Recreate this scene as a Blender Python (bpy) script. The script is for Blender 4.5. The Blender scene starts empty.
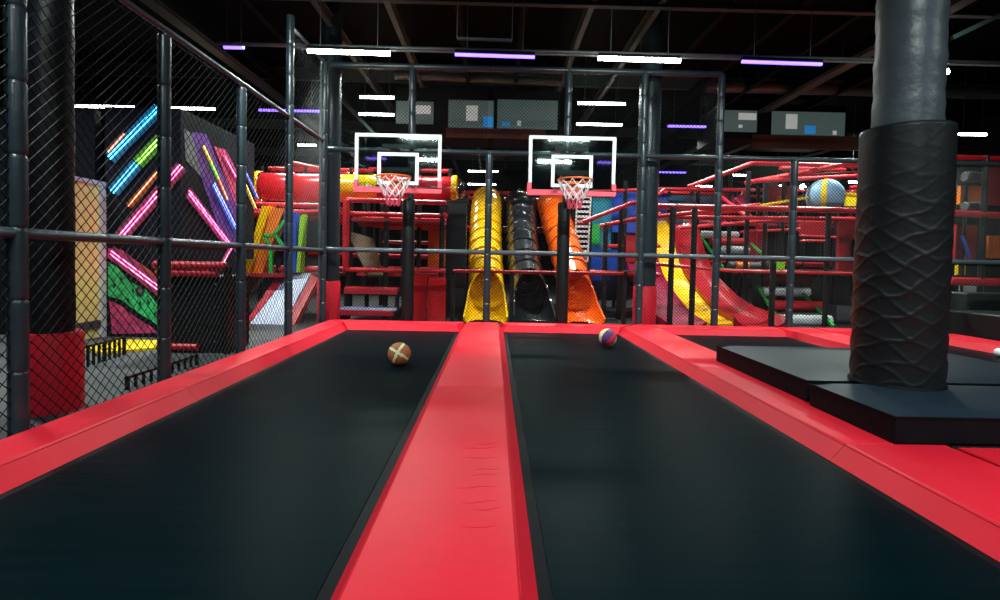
import bpy, bmesh, math, random
from mathutils import Vector, Matrix
random.seed(7)
S = bpy.context.scene
COL = S.collection
PI = math.pi
V = Vector

# ------------------------------------------------------------------ camera
CAMZ = 1.12
FPX, PX0, PY0 = 520.0, 500.0, 276.0
RCAM = (Matrix.Rotation(math.radians(-0.696), 3, 'Z') @ Matrix.Rotation(PI/2 - math.radians(1.749), 3, 'X')
        @ Matrix.Rotation(math.radians(1.15), 3, 'Z'))
cd = bpy.data.cameras.new('camera'); cam = bpy.data.objects.new('camera', cd); COL.objects.link(cam)
cam.matrix_world = Matrix.Translation((0, 0, CAMZ)) @ RCAM.to_4x4()
cd.sensor_width = 36.0; cd.sensor_fit = 'HORIZONTAL'
cd.lens = FPX/1000*36.0
cd.shift_y = -(300-PY0)/1000.0
cd.clip_start = 0.02
S.camera = cam
S.view_settings.view_transform = 'Standard'; S.view_settings.look = 'None'
S.view_settings.exposure = 0.0; S.view_settings.gamma = 1.0
S.view_settings.use_curve_mapping = False

def at(px, py, Y):
    d = RCAM @ V(((px-PX0)/FPX, -(py-PY0)/FPX, -1))
    t = Y/d.y
    return V((d.x*t, Y, CAMZ+d.z*t))

# ------------------------------------------------------------------ materials
def mat(name, col, rough=0.5, metal=0.0, bump=0.0, bscale=40.0, var=0.0, vscale=6.0, coat=0.0, spec=0.5, stretch=None):
    m = bpy.data.materials.new(name); m.use_nodes = True
    nt = m.node_tree; b = nt.nodes['Principled BSDF']
    b.inputs['Base Color'].default_value = (*col, 1)
    b.inputs['Roughness'].default_value = rough
    b.inputs['Metallic'].default_value = metal
    b.inputs['Specular IOR Level'].default_value = spec
    b.inputs['Coat Weight'].default_value = coat
    b.inputs['Coat Roughness'].default_value = 0.15
    tc = nt.nodes.new('ShaderNodeTexCoord')
    vec = tc.outputs['Object']
    if stretch:
        mp = nt.nodes.new('ShaderNodeMapping'); mp.inputs['Scale'].default_value = stretch
        nt.links.new(vec, mp.inputs['Vector']); vec = mp.outputs['Vector']
    n = nt.nodes.new('ShaderNodeTexNoise'); n.inputs['Scale'].default_value = vscale; n.inputs['Detail'].default_value = 4
    nt.links.new(vec, n.inputs['Vector'])
    r = nt.nodes.new('ShaderNodeValToRGB')
    v = max(var, 0.03)
    r.color_ramp.elements[0].position = 0.3; r.color_ramp.elements[1].position = 0.7
    r.color_ramp.elements[0].color = tuple(c*(1-v) for c in col)+(1,)
    r.color_ramp.elements[1].color = tuple(min(1, c*(1+v)) for c in col)+(1,)
    nt.links.new(n.outputs['Fac'], r.inputs['Fac']); nt.links.new(r.outputs['Color'], b.inputs['Base Color'])
    if bump:
        n2 = nt.nodes.new('ShaderNodeTexNoise'); n2.inputs['Scale'].default_value = bscale; n2.inputs['Detail'].default_value = 3
        nt.links.new(vec, n2.inputs['Vector'])
        bp = nt.nodes.new('ShaderNodeBump'); bp.inputs['Strength'].default_value = bump; bp.inputs['Distance'].default_value = 0.02
        nt.links.new(n2.outputs['Fac'], bp.inputs['Height']); nt.links.new(bp.outputs['Normal'], b.inputs['Normal'])
    return m

def emit(name, col, strength, base=(0.8, 0.8, 0.8)):
    m = mat(name, base, 0.4); b = m.node_tree.nodes['Principled BSDF']
    b.inputs['Emission Color'].default_value = (*col, 1); b.inputs['Emission Strength'].default_value = strength
    return m

RED = mat('red_vinyl', (0.74, 0.015, 0.034), 0.44, bump=0.10, bscale=9, var=0.05, vscale=3, spec=0.18)
REDRAIL = mat('red_foam', (0.60, 0.012, 0.025), 0.40, bump=0.15, bscale=25, var=0.08)
REDDARK = mat('red_panel', (0.40, 0.010, 0.022), 0.45, var=0.1)
REDLANE = mat('red_slide_plastic', (0.34, 0.005, 0.012), 0.32, spec=0.3, coat=0.0, var=0.05)
REDPL = mat('red_plastic', (0.60, 0.012, 0.018), 0.22, coat=0.4, var=0.05)
BED = mat('trampoline_mesh', (0.0008, 0.0070, 0.0090), 0.38, bump=0.10, bscale=3.0, var=0.15, vscale=2.0, stretch=(0.25, 6, 1), spec=0.010)
BLACKV = mat('black_vinyl', (0.010, 0.0135, 0.0145), 0.40, bump=0.18, bscale=14, var=0.1, spec=0.3)
MATSIDE = mat('mat_side_vinyl', (0.006, 0.008, 0.010), 0.5, bump=0.18, bscale=14, var=0.1, spec=0.06)
MATTOP = mat('grey_black_vinyl', (0.013, 0.026, 0.039), 0.45, bump=0.12, bscale=8, var=0.1, spec=0.18)
WRAP = mat('pillar_wrap', (0.060, 0.082, 0.092), 0.38, bump=0.25, bscale=18, var=0.12)
FOAM = mat('dark_foam', (0.022, 0.036, 0.044), 0.28, bump=0.1, bscale=30, var=0.12)
FOAMB = mat('black_foam', (0.008, 0.010, 0.011), 0.4, bump=0.1, bscale=30, var=0.12, spec=0.3)
RAILM = mat('grey_rail', (0.055, 0.080, 0.095), 0.3, bump=0.15, bscale=20, var=0.15)
TAPE = mat('seam_tape', (0.004, 0.005, 0.006), 0.6, spec=0.1)
NET = mat('net_cord', (0.009, 0.012, 0.012), 0.5, spec=0.1)
STEEL = mat('painted_steel', (0.10, 0.115, 0.12), 0.4, metal=0.3, var=0.15)
CEIL = mat('ceiling_paint', (0.0012, 0.0025, 0.0025), 0.8, var=0.2, spec=0.05)
BEAM = mat('lit_beam_and_steel', (0.055, 0.095, 0.085), 0.5, var=0.15, spec=0.1)  # plain steel, and the purlins painted paler as lit
DARKBEAM = mat('unlit_beam_and_fitting', (0.003, 0.006, 0.0055), 0.6, var=0.15, spec=0.05)  # dark fittings, and the purlins painted darker as unlit
DUCT = mat('duct_metal', (0.06, 0.10, 0.10), 0.32, metal=0.3, var=0.2)
WALLM = mat('dark_wall', (0.006, 0.008, 0.010), 0.7, var=0.2, spec=0.12)
FLOORM = mat('dark_floor', (0.018, 0.018, 0.020), 0.5, var=0.3)
CARPET = mat('grey_carpet', (0.075, 0.078, 0.082), 0.8, bump=0.4, bscale=120, var=0.15)
YELLOW = mat('yellow_plastic', (0.90, 0.47, 0.003), 0.25, coat=0.4, var=0.05)
YFOAM = mat('yellow_foam', (0.95, 0.66, 0.01), 0.5, var=0.06)
ORANGE = mat('orange_plastic', (0.90, 0.11, 0.006), 0.25, coat=0.4, var=0.05)
BLACKPL = mat('black_plastic', (0.012, 0.013, 0.015), 0.15, coat=0.6, var=0.1)
PURPLEPL = mat('purple_plastic', (0.20, 0.004, 0.03), 0.5, spec=0.06, coat=0.0, var=0.08)
BLUE = mat('blue_vinyl', (0.010, 0.07, 0.50), 0.4, var=0.1)
TEAL = mat('teal_vinyl', (0.01, 0.25, 0.36), 0.4, var=0.1)
GREEN = mat('green_vinyl', (0.02, 0.42, 0.06), 0.4, var=0.1)
LIME = mat('lime_vinyl', (0.30, 0.65, 0.02), 0.4, var=0.1)
MAGENTA = mat('magenta_vinyl', (0.65, 0.01, 0.22), 0.4, var=0.1)
PURPLE = mat('purple_vinyl', (0.12, 0.03, 0.35), 0.4, var=0.1)
ORANGEV = mat('orange_vinyl', (0.75, 0.16, 0.01), 0.45, var=0.15)
WHITEM = mat('white_vinyl', (0.62, 0.64, 0.66), 0.5, var=0.08)
WHITEP = mat('white_paint', (0.90, 0.95, 0.95), 0.4)
REDP = mat('red_edge_pad', (0.90, 0.10, 0.14), 0.4)
LBLUE = mat('light_blue_vinyl', (0.24, 0.44, 0.62), 0.45, var=0.05)
CREAM = mat('cream_wall', (0.92, 0.82, 0.32), 0.6, var=0.06)
GREYV = mat('grey_vinyl', (0.07, 0.075, 0.085), 0.5, var=0.1)
BROWN = mat('brown_net_floor', (0.10, 0.042, 0.010), 0.6, var=0.3, vscale=30)
RIM = mat('rim_paint', (0.75, 0.14, 0.02), 0.35)
CORD = mat('white_cord', (0.75, 0.72, 0.70), 0.7)
PINKCORD = mat('red_cord', (0.60, 0.05, 0.10), 0.7)
BLORANGE = mat('ball_tan', (0.46, 0.13, 0.03), 0.45, bump=0.5, bscale=300, var=0.1)
BLCREAM = mat('ball_cream', (0.85, 0.75, 0.40), 0.45, bump=0.5, bscale=300)
BLRED = mat('ball_red', (0.55, 0.02, 0.05), 0.45, bump=0.5, bscale=300)
BLPURP = mat('ball_purple', (0.10, 0.02, 0.16), 0.45, bump=0.5, bscale=300)
GROOVE = mat('ball_groove', (0.015, 0.012, 0.012), 0.6)
LED_W = emit('white_led', (0.93, 1.0, 0.90), 45)
LED_W2 = emit('white_led_far', (0.93, 1.0, 0.90), 22)
LED_P = emit('purple_led', (0.13, 0.075, 1.0), 5.0)
LED_S = emit('spot_led', (0.95, 1.0, 0.97), 40)
STRIPE_P = emit('pink_stripe_glow', (1.0, 0.07, 0.28), 8)  # emission added to give the printed mural stripes their glow
STRIPE_B = emit('blue_stripe_glow', (0.03, 0.45, 1.0), 6)
STRIPE_G = emit('green_stripe_glow', (0.25, 1.0, 0.05), 5)
STRIPE_O = emit('orange_stripe_glow', (1.0, 0.20, 0.04), 4)
STRIPE_Y = emit('yellow_stripe_glow', (1.0, 0.65, 0.10), 4)
STRIPE_V = emit('violet_stripe_glow', (0.10, 0.15, 1.0), 5)
GLOWWIN = emit('glow_office_glass', (0.32, 0.55, 0.52), 0.10, (0.10, 0.14, 0.14))  # faint emission stands in for lamp light on the panes
GLOWSHEET = emit('glow_sheet', (0.75, 0.9, 0.85), 0.30, (0.6, 0.62, 0.6))  # added emission again, for the light on the sheets
GLOWBLUE = emit('glow_blue_sheet', (0.03, 0.3, 0.75), 0.45, (0.03, 0.2, 0.5))

def glass():
    m = bpy.data.materials.new('backboard_glass'); m.use_nodes = True
    nt = m.node_tree; nt.nodes.clear()
    o = nt.nodes.new('ShaderNodeOutputMaterial'); mx = nt.nodes.new('ShaderNodeMixShader')
    t = nt.nodes.new('ShaderNodeBsdfTransparent'); t.inputs['Color'].default_value = (0.80, 0.90, 0.90, 1)
    g = nt.nodes.new('ShaderNodeBsdfGlossy'); g.inputs['Roughness'].default_value = 0.04; g.inputs['Color'].default_value = (0.8, 0.9, 0.9, 1)
    mx.inputs[0].default_value = 0.2
    nt.links.new(t.outputs[0], mx.inputs[1]); nt.links.new(g.outputs[0], mx.inputs[2]); nt.links.new(mx.outputs[0], o.inputs['Surface'])
    return m
GLASS = glass()

def wavy(name, c1, c2, scale, rough=0.5):           # woven / ribbed two-tone pattern of a roller or ramp cover
    m = mat(name, c1, rough); nt = m.node_tree; b = nt.nodes['Principled BSDF']
    tc = nt.nodes.new('ShaderNodeTexCoord'); w = nt.nodes.new('ShaderNodeTexWave')
    w.inputs['Scale'].default_value = scale; w.inputs['Distortion'].default_value = 1.0
    nt.links.new(tc.outputs['Object'], w.inputs['Vector'])
    mx = nt.nodes.new('ShaderNodeMix'); mx.data_type = 'RGBA'
    mx.inputs[6].default_value = (*c1, 1); mx.inputs[7].default_value = (*c2, 1)
    nt.links.new(w.outputs['Fac'], mx.inputs[0]); nt.links.new(mx.outputs[2], b.inputs['Base Color'])
    return m
RAMPW = wavy('striped_ramp_cover', (0.60, 0.62, 0.66), (0.20, 0.22, 0.42), 9)
BLUEWHITE = wavy('blue_white_cover', (0.55, 0.58, 0.70), (0.10, 0.12, 0.45), 12)

# ------------------------------------------------------------------ mesh builder
class MB:
    def __init__(s): s.v = []; s.f = []; s.m = []
    def add(s, vs, fs, mi=0):
        o = len(s.v); s.v += [tuple(v) for v in vs]
        for f in fs: s.f.append([i+o for i in f]); s.m.append(mi)
    def box(s, c, size, M=None, mi=0):
        hx, hy, hz = size[0]/2, size[1]/2, size[2]/2
        vs = [V((x*hx, y*hy, z*hz)) for x in (-1, 1) for y in (-1, 1) for z in (-1, 1)]
        if M: vs = [M @ v for v in vs]
        vs = [v+V(c) for v in vs]
        s.add(vs, [(0,1,3,2), (4,6,7,5), (0,4,5,1), (2,3,7,6), (0,2,6,4), (1,5,7,3)], mi); return s
    def bb(s, a, b, mi=0):
        return s.box([(a[i]+b[i])/2 for i in range(3)], [abs(b[i]-a[i]) for i in range(3)], None, mi)
    def rings(s, pts, radii, n=12, cap=True, mi=0, closed=False):
        pts = [V(p) for p in pts]
        up = None; rg = []
        N = len(pts)
        for i, p in enumerate(pts):
            if closed: d = (pts[(i+1) % N]-pts[i-1])
            else: d = pts[min(i+1, N-1)]-pts[max(i-1, 0)]
            d.normalize()
            if up is None: up = V((0, 0, 1)) if abs(d.z) < 0.9 else V((0, 1, 0))
            a = d.cross(up)
            if a.length < 1e-4: a = d.cross(V((1, 0, 0)))
            a.normalize(); b = a.cross(d).normalized(); up = b
            r = radii[i] if isinstance(radii, (list, tuple)) else radii
            rg.append([p+(a*math.cos(2*PI*k/n)+b*math.sin(2*PI*k/n))*r for k in range(n)])
        vs = [v for q in rg for v in q]; fs = []
        for i in range(N if closed else N-1):
            j = (i+1) % N
            for k in range(n):
                fs.append((i*n+k, i*n+(k+1) % n, j*n+(k+1) % n, j*n+k))
        if cap and not closed:
            fs.append(tuple(range(n-1, -1, -1))); fs.append(tuple((N-1)*n+k for k in range(n)))
        s.add(vs, fs, mi); return s
    def tube(s, a, b, r, n=12, mi=0): return s.rings([a, b], r, n, True, mi)
    def bar(s, a, b, w, h, mi=0):              # rectangular bar between two points
        a, b = V(a), V(b); d = (b-a).normalized()
        up = V((0, 0, 1)) if abs(d.z) < 0.95 else V((0, 1, 0))
        x = d.cross(up).normalized(); y = x.cross(d).normalized()
        vs = []
        for p in (a, b):
            for sx, sy in ((-1,-1), (1,-1), (1,1), (-1,1)): vs.append(p+x*sx*w/2+y*sy*h/2)
        s.add(vs, [(3,2,1,0), (4,5,6,7), (0,1,5,4), (1,2,6,5), (2,3,7,6), (3,0,4,7)], mi); return s
    def frustum(s, bot, top, mi=0):
        n = len(bot); vs = list(bot)+list(top)
        fs = [tuple(range(n-1, -1, -1)), tuple(range(n, 2*n))]+[(k, (k+1) % n, n+(k+1) % n, n+k) for k in range(n)]
        s.add(vs, fs, mi); return s
    def sphere(s, c, r, n=24, m=14, fn=None):
        c = V(c); vs = []; fs = []; ms = []
        for i in range(m+1):
            th = PI*i/m
            for k in range(n):
                ph = 2*PI*k/n
                vs.append(c+V((math.sin(th)*math.cos(ph), math.sin(th)*math.sin(ph), math.cos(th)))*r)
        o = len(s.v); s.v += [tuple(v) for v in vs]
        for i in range(m):
            for k in range(n):
                f = [i*n+k, (i+1)*n+k, (i+1)*n+(k+1) % n, i*n+(k+1) % n]
                ctr = sum((vs[q] for q in f), V())/4-c
                s.f.append([q+o for q in f]); s.m.append(fn(ctr.normalized()) if fn else 0)
        return s
    def build(s, name, mats, parent=None, smooth=True, bevel=0.0, origin=None, angle=40):
        me = bpy.data.meshes.new(name)
        if origin is None and parent is None and s.v:
            xs = [v[0] for v in s.v]; ys = [v[1] for v in s.v]; zs = [v[2] for v in s.v]
            origin = ((min(xs)+max(xs))/2, (min(ys)+max(ys))/2, min(zs))
        if parent is not None: 
            w = V((0, 0, 0)); q = parent
            while q is not None: w += q.location; q = q.parent
            origin = w
        O = V(origin)
        me.from_pydata([V(v)-O for v in s.v], [], s.f)
        for mm in (mats if isinstance(mats, (list, tuple)) else [mats]): me.materials.append(mm)
        for p, mi in zip(me.polygons, s.m): p.material_index = mi
        bm = bmesh.new(); bm.from_mesh(me)
        bmesh.ops.remove_doubles(bm, verts=bm.verts, dist=1e-6)
        bmesh.ops.recalc_face_normals(bm, faces=bm.faces)
        bm.to_mesh(me); bm.free()
        if smooth:
            me.polygons.foreach_set('use_smooth', [True]*len(me.polygons))
            me.set_sharp_from_angle(angle=math.radians(angle))
        o = bpy.data.objects.new(name, me); COL.objects.link(o)
        if parent is None: o.location = O
        else: o.parent = parent
        if bevel:
            b = o.modifiers.new('bevel', 'BEVEL'); b.width = bevel; b.segments = 3; b.limit_method = 'ANGLE'; b.angle_limit = math.radians(30)
            b.harden_normals = False
        return o

def tag(o, label=None, cat=None, group=None, kind=None):
    if label: o['label'] = label
    if cat: o['category'] = cat
    if group: o['group'] = group
    if kind: o['kind'] = kind
    return o
def thing(name, loc, label, cat, group=None):
    o = bpy.data.objects.new(name, None); COL.objects.link(o); o.location = loc; o.empty_display_size = 0.2
    return tag(o, label, cat, group)
def struct(o): o['kind'] = 'structure'; return o
def dup(root, loc, label=None, group=None):
    r = root.copy(); COL.objects.link(r); r.location = loc
    if label: r['label'] = label
    if group: r['group'] = group
    for ch in list(root.children):
        c = ch.copy(); COL.objects.link(c); c.parent = r
        for g in list(ch.children):
            d = g.copy(); COL.objects.link(d); d.parent = c
    return r

def foam(mb, a, b, r, seg=0.45, n=12):           # foam sleeve with tied grooves every seg metres
    a, b = V(a), V(b); L = (b-a).length; k = max(1, round(L/seg)); pts = []; rad = []
    for i in range(k):
        p0 = a.lerp(b, i/k); p1 = a.lerp(b, (i+1)/k); e = min(0.012/(L/k), 0.2)
        for t, rr in ((0, 0.86), (e, 0.97), (2*e, 1), (1-2*e, 1), (1-e, 0.97), (1, 0.86)):
            if i and t == 0: continue
            pts.append(p0.lerp(p1, t)); rad.append(r*rr)
    return mb.rings(pts, rad, n)

def netmesh(o, u, v, W, Hh, sp=0.085, r=0.0034):  # diamond net filling a W x Hh rectangle
    o, u, v = V(o), V(u).normalized(), V(v).normalized(); n = u.cross(v).normalized(); mb = MB()
    def strand(a, b):
        d = (b-a).normalized(); x = d.cross(n)*r; y = n*r
        vs = [a+x, a-x*0.5+y*0.87, a-x*0.5-y*0.87, b+x, b-x*0.5+y*0.87, b-x*0.5-y*0.87]
        mb.add(vs, [(0,1,4,3), (1,2,5,4), (2,0,3,5)])
    k = -Hh
    while k < W:
        for s in (1, -1):
            x0, x1 = k, k+Hh; y0, y1 = (0, Hh) if s == 1 else (Hh, 0)
            if x0 < 0: y0 += s*(-x0); x0 = 0
            if x1 > W: y1 -= s*(x1-W); x1 = W
            if x1-x0 > 0.02: strand(o+u*x0+v*y0+n*0.002*s, o+u*x1+v*y1+n*0.002*s)
        k += sp
    return mb

# ------------------------------------------------------------------ the room shell
m_ = MB(); m_.bb((-11, -6, -0.12), (14, 25, -0.02)); struct(m_.build('floor', FLOORM, smooth=False))
m_ = MB(); m_.bb((-11, -6, 5.5), (14, 25, 5.6)); struct(m_.build('ceiling', CEIL, smooth=False))
m_ = MB(); m_.bb((-11.1, -6, -0.02), (-11, 25, 5.5)); struct(m_.build('wall_left', WALLM, smooth=False))
m_ = MB(); m_.bb((14, -6, -0.02), (14.1, 25, 5.5)); struct(m_.build('wall_right', WALLM, smooth=False))
m_ = MB(); m_.bb((-11, 25, -0.02), (14, 25.1, 5.5)); struct(m_.build('wall_back', WALLM, smooth=False))

# ceiling beams: purlins run away from the camera, crossbeams run side to side
i = 0
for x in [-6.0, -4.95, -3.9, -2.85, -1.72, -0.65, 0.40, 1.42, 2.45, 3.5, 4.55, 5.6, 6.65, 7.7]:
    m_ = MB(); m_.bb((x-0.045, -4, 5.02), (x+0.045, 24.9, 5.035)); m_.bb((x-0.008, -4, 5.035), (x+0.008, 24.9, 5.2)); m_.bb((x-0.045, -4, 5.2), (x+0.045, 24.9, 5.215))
    i += 1; struct(m_.build('trim_%d' % i, BEAM if x in (-2.85, -1.72, 1.42, 2.45) else DARKBEAM, smooth=False))  # paler copy paints lamp light on four purlins, darker copy the rest
for y in [3.2, 7.95, 12.3, 17, 21.5]:
    zz = 4.965 if y == 7.95 else 5.215
    m_ = MB(); m_.bb((-10.9, y-0.05, zz), (13.9, y+0.05, zz+0.02)); m_.bb((-10.9, y-0.01, zz+0.02), (13.9, y+0.01, 5.48)); m_.bb((-10.9, y-0.05, 5.48), (13.9, y+0.05, 5.5))
    i += 1; struct(m_.build('trim_%d' % i, BEAM, smooth=False))

# ------------------------------------------------------------------ trampolines
def tramp(x0, x1, y0, y1, label):
    t = thing('trampoline', ((x0+x1)/2, (y0+y1)/2, -0.02), label, 'trampoline', None)
    m = MB(); m.bb((x0+0.05, y0+0.05, -0.012), (x1-0.05, y1-0.05, -0.002)); m.build('jumping_bed', BED, t, smooth=False)
    m = MB()
    for a, b in (((x0-0.02, y0), (x0+0.05, y1)), ((x1-0.05, y0), (x1+0.02, y1)), ((x0, y0-0.02), (x1, y0+0.05)), ((x0, y1-0.05), (x1, y1+0.02))):
        m.bb((a[0], a[1], -0.02), (b[0], b[1], -0.006))
    m.build('edge_webbing', TAPE, t, smooth=False)
    return t
tramp(-2.25, -0.515, 0.6, 8.04, 'long black trampoline lane left of the central red pad, tan ball on it')
tramp(0.17, 1.97, 0.6, 8.09, 'long black trampoline lane right of the central red pad, red striped ball on it')
tramp(2.68, 4.62, 5.62, 8.1, 'small black trampoline behind the black mats, left of the thick pillar')
tramp(5.35, 6.75, 3.2, 8.1, 'black trampoline at the far right, partly hidden behind the thick pillar')

def pad(bot, top, label, zt=0.1, z0=-0.004, group=None):
    cx = sum(p[0] for p in bot)/len(bot); cy = sum(p[1] for p in bot)/len(bot)
    t = thing('edge_pad', (cx, cy, z0), label, 'pad', group)
    f = 0.86; mid = [(bq[0]+(tq[0]-bq[0])*f, bq[1]+(tq[1]-bq[1])*f) for bq, tq in zip(bot, top)]
    zm = z0+(zt-z0)*f
    m = MB(); m.frustum([V((*p, z0)) for p in bot], [V((*p, zm)) for p in mid]); m.build('sloped_side', RED, t, smooth=False)
    m = MB(); m.frustum([V((*p, zm)) for p in mid], [V((*p, zt)) for p in top]); m.build('top_cover', RED, t, smooth=True, bevel=0.006, angle=60)
    return t
def rectpad(x0, x1, y0, y1, label, l=0.0, r=0.0, n=0.0, f=0.0, zt=0.1):
    return pad([(x0, y0), (x1, y0), (x1, y1), (x0, y1)], [(x0+l, y0+n), (x1-r, y0+n), (x1-r, y1-f), (x0+l, y1-f)], label, zt)
e = 0.004
rectpad(-2.66, -2.25, 0.75, 4.0-e, 'red padded edge strip at the near left, below the net fence', l=0.02, r=0.1)
pad([(-2.66, 4.0), (-2.25, 4.0), (-2.25, 8.05), (-2.66, 8.5)], [(-2.64, 4.0), (-2.35, 4.0), (-2.35, 8.1), (-2.64, 8.46)],
    'red padded edge strip running along the left fence to the far corner')
rectpad(-0.515, 0.17, 0.75, 4.15-e, 'wide red central pad between the two lanes, near section with creases', l=0.075, r=0.075)
cp = bpy.data.objects['edge_pad.002']
for q in range(9):
    y = 1.95+q*0.115+0.03*math.sin(q*2.1); x0 = -0.13+0.05*math.sin(q*1.7); x1 = 0.07+0.015*math.sin(q*3.1)
    m_ = MB(); m_.rings([(x0+(x1-x0)*f/8, y+0.03*(f/8)**2+0.006*math.sin(f*1.1+q), 0.0985) for f in range(9)], [0.0005+0.0032*math.sin(PI*min(1, f/8*0.9+0.08)) for f in range(9)], 8)
    m_.build('crease', RED, cp)
pad([(-0.515, 4.15), (0.17, 4.15), (0.17, 8.12), (0.10, 8.5), (-0.44, 8.5), (-0.515, 8.08)], [(-0.44, 4.15), (0.095, 4.15), (0.085, 8.12), (0.08, 8.49), (-0.42, 8.49), (-0.43, 8.08)],
    'wide red central pad between the two lanes, far section reaching the yellow slide')
pad([(-2.24, 8.05), (-0.52, 8.05), (-0.45, 8.5), (-2.64, 8.5)], [(-2.33, 8.14), (-0.56, 8.14), (-0.47, 8.48), (-2.61, 8.48)],
    'short red pad across the far end of the left lane')
pad([(0.175, 8.1), (1.96, 8.1), (2.30, 8.55), (0.11, 8.55)], [(0.22, 8.18), (2.03, 8.18), (2.28, 8.53), (0.13, 8.53)],
    'short red pad across the far end of the right lane, behind the red striped ball')
rectpad(1.97, 2.66, 0.75, 2.96-e, 'red edge pad at the lower right corner, nearest of the right edge', l=0.09, r=0.02)
rectpad(1.97, 2.66, 2.96, 5.12-e, 'red edge pad running beside the black mats on the right lane edge', l=0.09, r=0.02)
pad([(1.97, 5.12), (2.66, 5.12), (2.66, 8.12), (2.34, 8.55), (1.97, 8.1)], [(2.06, 5.12), (2.62, 5.12), (2.62, 8.14), (2.33, 8.52), (2.06, 8.14)],
    'red edge pad on the right lane edge, from the far corner to the black mat')
pad([(2.665, 8.14), (4.66, 8.14), (4.70, 8.62), (2.35, 8.62)], [(2.66, 8.2), (4.64, 8.2), (4.69, 8.6), (2.37, 8.6)],
    'red pad across the far end of the small trampoline behind the mats')
pad([(4.62, 5.48), (5.35, 5.48), (5.35, 8.1), (5.35, 8.62), (4.72, 8.62), (4.67, 8.1)], [(4.68, 5.48), (5.29, 5.48), (5.29, 8.1), (5.3, 8.6), (4.75, 8.6), (4.72, 8.1)],
    'red pad between the two right trampolines, far section left of the pillar')
rectpad(4.70, 5.35, 2.2, 5.47, 'red pad beside the black mats at the right picture edge', l=0.02, r=0.06)
rectpad(2.67, 4.69, 0.75, 2.94, 'red pad in front of the black mats at the lower right', l=0.01, r=0.02, f=0.02)
pad([(5.36, 8.14), (6.76, 8.14), (7.3, 8.62), (5.36, 8.62)], [(5.38, 8.2), (6.78, 8.2), (7.25, 8.6), (5.38, 8.6)],
    'red pad across the far end of the rightmost trampoline, behind the pillar')
rectpad(6.76, 7.32, 3.0, 8.1, 'red pad along the outer side of the rightmost trampoline, right of the pillar', l=0.07, r=0.02)
# support deck under the mats
m_ = MB(); m_.bb((2.68, 2.955, -0.02), (4.68, 5.55, 0.095)); struct(m_.build('trim_40', FLOORM, smooth=False))

# black mats round the pillar
def blackmat(x0, x1, y0, y1, label):
    t = thing('floor_mat', ((x0+x1)/2, (y0+y1)/2, 0.1), label, 'mat')
    m = MB(); m.bb((x0, y0, 0.10), (x1, y1, 0.262)); m.build('foam_core', MATSIDE, t, bevel=0.012)
    m = MB()
    n = 14; w, h = x1-x0, y1-y0
    vs = []; fs = []
    for a in range(n+1):
        for b in range(n+1):
            u, v = a/n, b/n; ed = min(u, 1-u, v, 1-v)
            z = 0.264+0.018*min(1, ed*9)**0.5+(0.004*math.sin(9*u+5*v)*min(1, ed*5))
            vs.append((x0+w*u, y0+h*v, z))
    for a in range(n):
        for b in range(n): fs.append((a*(n+1)+b, (a+1)*(n+1)+b, (a+1)*(n+1)+b+1, a*(n+1)+b+1))
    m.add(vs, fs); m.build('top_cover', MATTOP, t, angle=80)
    m = MB(); m.bb((x0-0.004, y0-0.004, 0.252), (x1+0.004, y1+0.004, 0.264)); m.build('seam_piping', TAPE, t, smooth=False)
    return t
blackmat(2.37, 4.66, 3.85, 5.45, 'black vinyl crash mat on the far side of the thick pillar')
blackmat(2.335, 4.66, 2.95, 3.76, 'black vinyl crash mat in front of the thick pillar, nearest the camera')

# ------------------------------------------------------------------ padded pillars
def quilt(cx, cy, z0, z1, r, amp, nu=160, nv=220, sx=6, sz=0.165):
    m = MB(); vs = []; fs = []
    for j in range(nv+1):
        z = z0+(z1-z0)*j/nv
        fade = 0.12+0.88*max(0, min(1, (1.85-z)/0.6))
        for k in range(nu):
            th = 2*PI*k/nu
            w1 = th*sx/(2*PI)+0.14*math.sin(4.1*z+th*2)+0.05*math.sin(11*z+3*th); w2 = z/sz+0.16*math.sin(th*3+z)+0.07*math.sin(th*7+5*z)
            a = abs(((w1+w2) % 1)-0.5)*2; b = abs(((w1-w2) % 1)-0.5)*2
            rid = max(0, (a-0.72)/0.28)+max(0, (b-0.72)/0.28)
            puff = (1-a)*(1-b)
            wr = 0.35*math.sin(z*34+2.2*math.sin(th*3)+th)*max(0, math.sin(th*4+z*2.3))
            rr = r+amp*fade*(0.9*min(1, rid)**1.5-0.5*puff+0.6*wr)
            if j in (0, nv): rr -= 0.012
            vs.append((cx+rr*math.cos(th), cy+rr*math.sin(th), z))
    for j in range(nv):
        for k in range(nu): fs.append((j*nu+k, j*nu+(k+1) % nu, (j+1)*nu+(k+1) % nu, (j+1)*nu+k))
    fs.append(tuple(nv*nu+k for k in range(nu))); fs.append(tuple(range(nu-1, -1, -1)))
    m.add(vs, fs); return m
PCX, PCY = 2.99, 3.79
pil = thing('padded_pillar', (PCX, PCY, 0.28), 'thick round pillar wrapped in black quilted padding, standing on the black mats', 'pillar')
quilt(PCX, PCY, 0.275, 2.12, 0.285, 0.0062).build('quilted_wrap', BLACKV, pil, angle=80)
m_ = MB(); pts = []; rad = []
for j in range(61):
    z = 2.11+(5.49-2.11)*j/60; pts.append((PCX, PCY, z)); rad.append(0.212+0.0035*math.sin(j*2.3)+0.003*math.sin(j*0.9))
m_.rings(pts, rad, 48); u = m_.build('upper_sleeve', WRAP, pil, angle=80); u['label'] = 'smooth grey upper sleeve of the pillar'
m_ = MB(); m_.rings([(PCX, PCY, 2.075), (PCX, PCY, 2.09), (PCX, PCY, 2.128), (PCX, PCY, 2.134)], [0.279, 0.2845, 0.281, 0.26], 64); m_.build('top_collar', BLACKV, pil, angle=80)
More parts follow.
